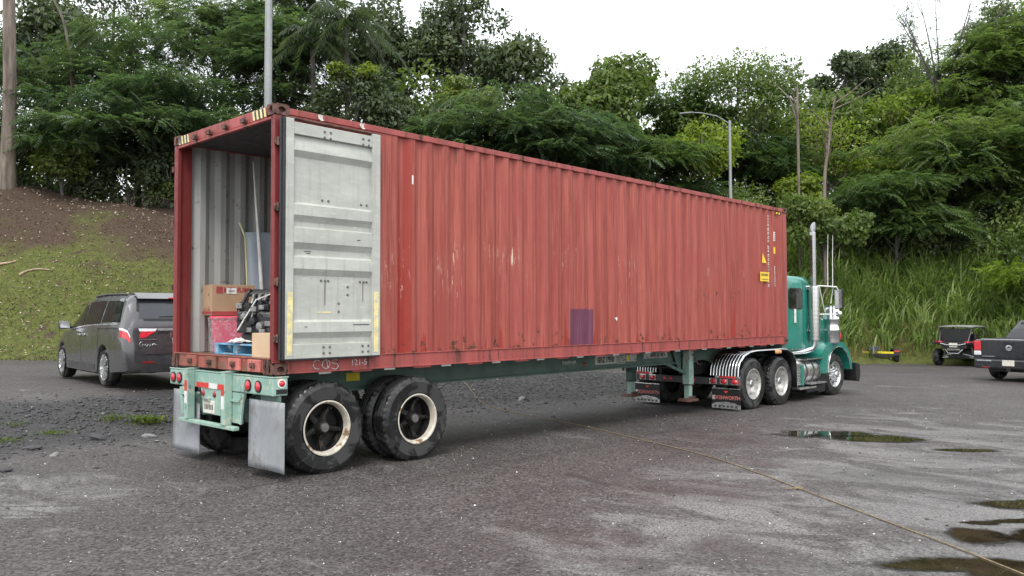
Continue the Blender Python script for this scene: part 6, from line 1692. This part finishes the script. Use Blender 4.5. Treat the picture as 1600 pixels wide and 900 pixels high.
bare_tree('tall nearly leafless tree with fan shaped branches at the top right', 1480, 49, -60, 210, 31)

def palm(label, px, py, D, seed, nf=15, Lf=3.0):
    rg = np.random.default_rng(seed); p = at(px, 480, D); base = np.array([p[0], p[1], float(hill_z(p[0], p[1]))]); t = thing('palm_tree', label, 'palm', tuple(base), group='palms behind the lamp post')
    c = at(px, py, D)-base
    b = MB(); b.tube([(0, 0, -.3), (.1, .05, c[2]*.5), tuple(c)], [.17, .13, .11], 10); b.build('trunk', MAT['barkgrey'], t, smooth=60)
    for k in range(nf):
        a = 2*np.pi*k/nf+rg.uniform(-.2, .2); el = rg.uniform(-.1, 1.15); L_ = Lf*rg.uniform(.8, 1.1)
        d = np.array([math.cos(a)*math.cos(el), math.sin(a)*math.cos(el), math.sin(el)]); m = 40; V = []; s = np.linspace(0, 1, m)
        R0 = c+d[None]*(L_*s)[:, None]-np.array([0, 0, 1.0])*(L_*.75*s**2.2)[:, None]
        side = unit(np.cross(d, (0, 0, 1.0)))
        for sg in (1, -1):
            ll = .75*np.sin(np.pi*(.08+.86*s))**.6; dr = unit(side*sg*.55+d*.35+np.array([0, 0, -.75])+rg.normal(size=(m, 3))*.12)
            wv = np.tile(unit(d*np.array([1, 1, .2]))*.035, (m, 1)); V.append(np.stack([R0-wv*.6, R0+wv*.6, R0+dr*ll[:, None]+wv*.1, R0+dr*ll[:, None]*.6-wv], 1))
        V = np.concatenate(V); Vv, F = quads(V); fr = obj('frond', np_mesh('frond', Vv, F, MAT['palmleaf'], rg.uniform(.2, .9, len(V))), t)
        b = MB(); b.tube([tuple(q) for q in R0[::5]], [.03*(1-.8*i/5) for i in range(len(R0[::5]))], 5); b.build('rachis', MAT['palmleaf'], fr, smooth=60)
palm('taller palm with drooping fronds behind the container door', 540, 35, 39.5, 51, 24, 3.2)
palm('shorter palm with hanging fronds left of the taller palm', 488, 70, 39, 52, 20, 2.8)

# undergrowth and far wood: masses nobody could count
def mass(name, label, cen, rad, n, size, leaf, tint0, seed, kind='broad'):
    rg = np.random.default_rng(seed)
    if kind == 'broad': V, ti = broad_crown(rg, cen, rad, n, size, tint0)
    else: V, ti = fern_crown(rg, cen, rad, n, size, tint0)
    Vv, F = quads(V); o = obj(name, np_mesh(name, Vv, F, MAT[leaf], np.clip(ti, 0, 1))); tag(o, label, 'undergrowth', kind='stuff')
rg = np.random.default_rng(77)
def hill_points(n, dlo, dhi, xlo, xhi, ylo=-40, yhi=60):
    out = []
    while len(out) < n:
        x = rg.uniform(xlo, xhi, 4000); y = rg.uniform(ylo, yhi, 4000); d = edge_dist(x, y); k = (d > dlo) & (d < dhi)
        out += list(np.stack([x[k], y[k], hill_z(x[k], y[k])], -1))
    return np.array(out[:n])
c = hill_points(190, 5.0, 13, 14, 50, -14, 22); c[:, 2] += rg.uniform(.2, 1.6, len(c)); r = rg.uniform(.7, 1.5, (len(c), 1))*np.array([1.1, 1.1, .8]); mass('undergrowth', 'tangled dark undergrowth on the right hand slope', c, r, 30000, .24, 'dark', .62, 1)
c = hill_points(150, 4.5, 11, 14, 50, -14, 22); c[:, 2] += rg.uniform(.8, 2.8, len(c)); r = rg.uniform(.6, 1.3, (len(c), 1))*np.array([1.1, 1.1, .8]); mass('undergrowth', 'mid green vines and bushes on the right hand slope', c, r, 26000, .22, 'mid', .60, 2)
c = hill_points(130, 10.8, 16, -10, 16, 18, 62); c[:, 2] += rg.uniform(.0, 1.7, len(c)); r = rg.uniform(.5, 1.0, (len(c), 1))*np.array([1.2, 1.2, .7]); mass('undergrowth', 'low dark bushes under the trees at the top of the bank', c, r, 17000, .2, 'dark', .6, 3)
c = hill_points(140, 13, 34, 8, 60, -20, 60); c[:, 2] += rg.uniform(.5, 5.5, len(c)); r = rg.uniform(1.3, 2.4, (len(c), 1))*np.array([1.1, 1.1, .9]); mass('far_wood', 'dim wood filling the slope behind the front trees', c, r, 40000, .36, 'mid', .55, 4)
c = hill_points(60, 14, 26, -12, 12, 24, 70); c[:, 2] += rg.uniform(.5, 3.0, len(c)); r = rg.uniform(1.0, 1.8, (len(c), 1))*np.array([1.1, 1.1, .8]); mass('far_wood', 'dim wood behind the mimosas on the left', c, r, 11000, .34, 'dark', .55, 5)

c = hill_points(60, 9, 22, -45, -9, 30, 90); c[:, 2] += rg.uniform(2, 9, len(c)); r = rg.uniform(1.8, 3.2, (len(c), 1))*np.array([1.1, 1.1, .9]); mass('far_wood', 'wood going on along the bank beyond the left edge', c, r, 9000, .6, 'dark', .5, 6)
# tall cane grass along the foot of the slope
def blades(n, P, h, w, tint, seed, bend=.6, seg=5):
    rg = np.random.default_rng(seed); a = rg.uniform(0, 2*np.pi, n); d = np.stack([np.cos(a), np.sin(a), np.zeros(n)], -1); sd = np.stack([-np.sin(a+.6), np.cos(a+.6), np.zeros(n)], -1)
    bd = bend*rg.uniform(.35, 1.3, n); t = np.linspace(0, 1, seg+1); rows = []
    for q in t:
        z = h*(q*1.12-.5*bd*q**3); out = h*bd*(.10*q+.62*q**2.4)
        c = P+d*out[:, None]; c = c+np.array([0, 0, 1.0])*z[:, None]
        ww = (w*(1-q**2.2)*.5+.0015)[:, None]
        rows.append(np.stack([c-sd*ww, c+sd*ww], 1))
    V = np.stack(rows, 1)            # n, seg+1, 2, 3
    idx = np.arange(n*(seg+1)*2).reshape(n, seg+1, 2)
    F = np.stack([idx[:, :-1, 0], idx[:, :-1, 1], idx[:, 1:, 1], idx[:, 1:, 0]], -1).reshape(-1, 4)
    return V.reshape(-1, 3), F, np.repeat(tint, seg)
nt = 1500; T = hill_points(nt, .7, 8.0, 17, 50, -14, 14); per = 15; n = nt*per; ti_ = np.repeat(np.arange(nt), per)
P = T[ti_]+rg.normal(0, .16, (n, 3))*np.array([1, 1, 0]); P[:, 2] = hill_z(P[:, 0], P[:, 1]); d = edge_dist(T[:, 0], T[:, 1])
ht = rg.uniform(1.0, 1.95, nt)*np.clip(.55+d*.22, .5, 1.05); h = ht[ti_]*rg.uniform(.6, 1.15, n); tt = rg.normal(.66, .13, nt)
V, F, ti = blades(n, P, h, rg.uniform(.05, .095, n), np.clip(tt[ti_]+rg.normal(0, .14, n), .22, 1), 11, bend=1.15)
o = obj('tall_grass', np_mesh('tall_grass', V, F, MAT['grassblade'], ti)); tag(o, 'tall green cane grass covering the foot of the right hand slope', 'grass', kind='stuff')
n = 4200; P = hill_points(n, .15, 1.9, 17, 50, -14, 14); V, F, ti = blades(n, P, rg.uniform(.3, .95, n), rg.uniform(.02, .04, n), np.clip(np.where(rg.random(n) < .6, rg.normal(.04, .06, n), rg.normal(.5, .15, n)), 0, 1), 12, bend=1.1)
o = obj('dry_grass', np_mesh('dry_grass', V, F, MAT['grassblade'], ti)); tag(o, 'dry straw coloured grass at the foot of the tall grass', 'grass', kind='stuff')
# short grass and leaf litter on the left bank
n = 60000; P = hill_points(n, .0, 9.0, -10, 15, 12, 48); zz = P[:, 2]; keep = rg.random(n) < np.clip(1.2-(zz-1.0)/4.6, .08, 1)*np.clip(1.0+.8*np.sin(P[:, 0]*.9+P[:, 1]*.5)*np.sin(P[:, 1]*.8), .25, 1); P = P[keep]; n = len(P)
V, F, ti = blades(n, P, rg.uniform(.03, .10, n), rg.uniform(.014, .03, n), np.clip(rg.normal(.5, .2, n), 0, 1), 13, bend=.8, seg=2)
o = obj('lawn', np_mesh('lawn', V, F, MAT['lawn'], ti)); tag(o, 'short grass on the sloping bank behind the minivan', 'grass', kind='stuff')
n = 11000; P = hill_points(n, .0, 10.0, -10, 15, 12, 48); P[:, 2] += .04; u = rg.normal(size=(n, 3))*.5; D = unit(u+unit(rg.normal(size=(n, 3)))); N = unit(np.array([0, -.4, 1.0])+rg.normal(size=(n, 3))*.35)
V = leaf_arrays(P, unit(np.cross(N, D)), N, rg.uniform(.05, .13, n), rg.uniform(.03, .07, n)); Vv, F = quads(V)
o = obj('leaf_litter', np_mesh('leaf_litter', Vv, F, MAT['litter'], rg.random(n)**1.4)); tag(o, 'fallen brown and pale leaves strewn over the bank', 'leaf litter', kind='stuff')
n = 1400; P = hill_points(n, -.5, .25, -10, 15, 10, 48); P[:, 2] = ground_z(P[:, 0], P[:, 1]); V, F, ti = blades(n, P, rg.uniform(.04, .12, n), rg.uniform(.015, .03, n), np.clip(rg.normal(.5, .2, n), 0, 1), 14, bend=.9, seg=2)
o = obj('edge_grass', np_mesh('edge_grass', V, F, MAT['lawn'], ti)); tag(o, 'ragged grass edge where the bank meets the lot', 'grass', kind='stuff')

# fallen branches on the bank
def on_hill(px, py):
    d_ = _f+_r2*(px-800)/FPX-_u2*(py-450)/FPX
    for t in np.arange(18, 60, .05):
        q = CAM+d_*t
        if q[2] <= float(hill_z(q[0], q[1])): break
    return q
for i, (lab, pp, r) in enumerate((('longer fallen pale branch on the bank above the minivan', [(30, 432), (42, 426), (58, 423), (78, 424)], .045), ('short fallen branch at the left edge of the bank', [(0, 415), (14, 413), (26, 410)], .05))):
    Q = [on_hill(*q)+np.array([0, 0, .06]) for q in pp]; b = MB(); b.tube(catmull([Q[k]-Q[0] for k in range(len(Q))], 4), [r*(1-.5*k/12) for k in range(len(Q)*4-3)], 7)
    o = b.build('fallen_branch', MAT['stick'], None, smooth=60); o.location = tuple(Q[0]); tag(o, lab, 'branch')
# weeds growing out of the gravel
def weed(label, px, py, r, h, n, seed, ll=.07):
    rg = np.random.default_rng(seed); p = ong(px, py); u = rg.normal(size=(n, 3))*np.array([r, r, 0]); P = u; P[:, 2] = 0
    V, F, ti = blades(n, P, h*rg.uniform(.4, 1.2, n), np.full(n, .012), rg.random(n), seed, 1.0, 3)
    o = thing('weed_clump', label, 'weed', tuple(p)); tag(obj('blades', np_mesh('blades', V, F, MAT['weed'], ti), o), kind='stuff')
    C = rg.normal(size=(n*2, 3))*np.array([r, r, 0]); C[:, 2] = rg.uniform(.01, h, n*2); D = unit(rg.normal(size=(n*2, 3))); N = unit(rg.normal(size=(n*2, 3))*.4+np.array([0, 0, 1]))
    Vv, F = quads(leaf_arrays(C, D, N, np.full(n*2, ll)*rg.uniform(.5, 1.2, n*2), np.full(n*2, ll*.5))); tag(obj('leaves', np_mesh('leaves', Vv, F, MAT['weed'], rg.random(n*2)), o), kind='stuff')
weed('brightest leafy weed clump on the gravel left of the trailer flap', 231, 660, .11, .10, 130, 1)
weed('thin straggly weed clump left of the bright one', 178, 656, .13, .09, 60, 2, .04)
weed('sparse low weeds at the left of the gravel strip', 82, 678, .10, .05, 40, 3, .04)
weed('small weed tuft at the left edge of the photograph', 6, 690, .10, .05, 40, 4, .04)
weed('tiny weed tuft further back at the left edge', 25, 665, .08, .05, 30, 5, .03)
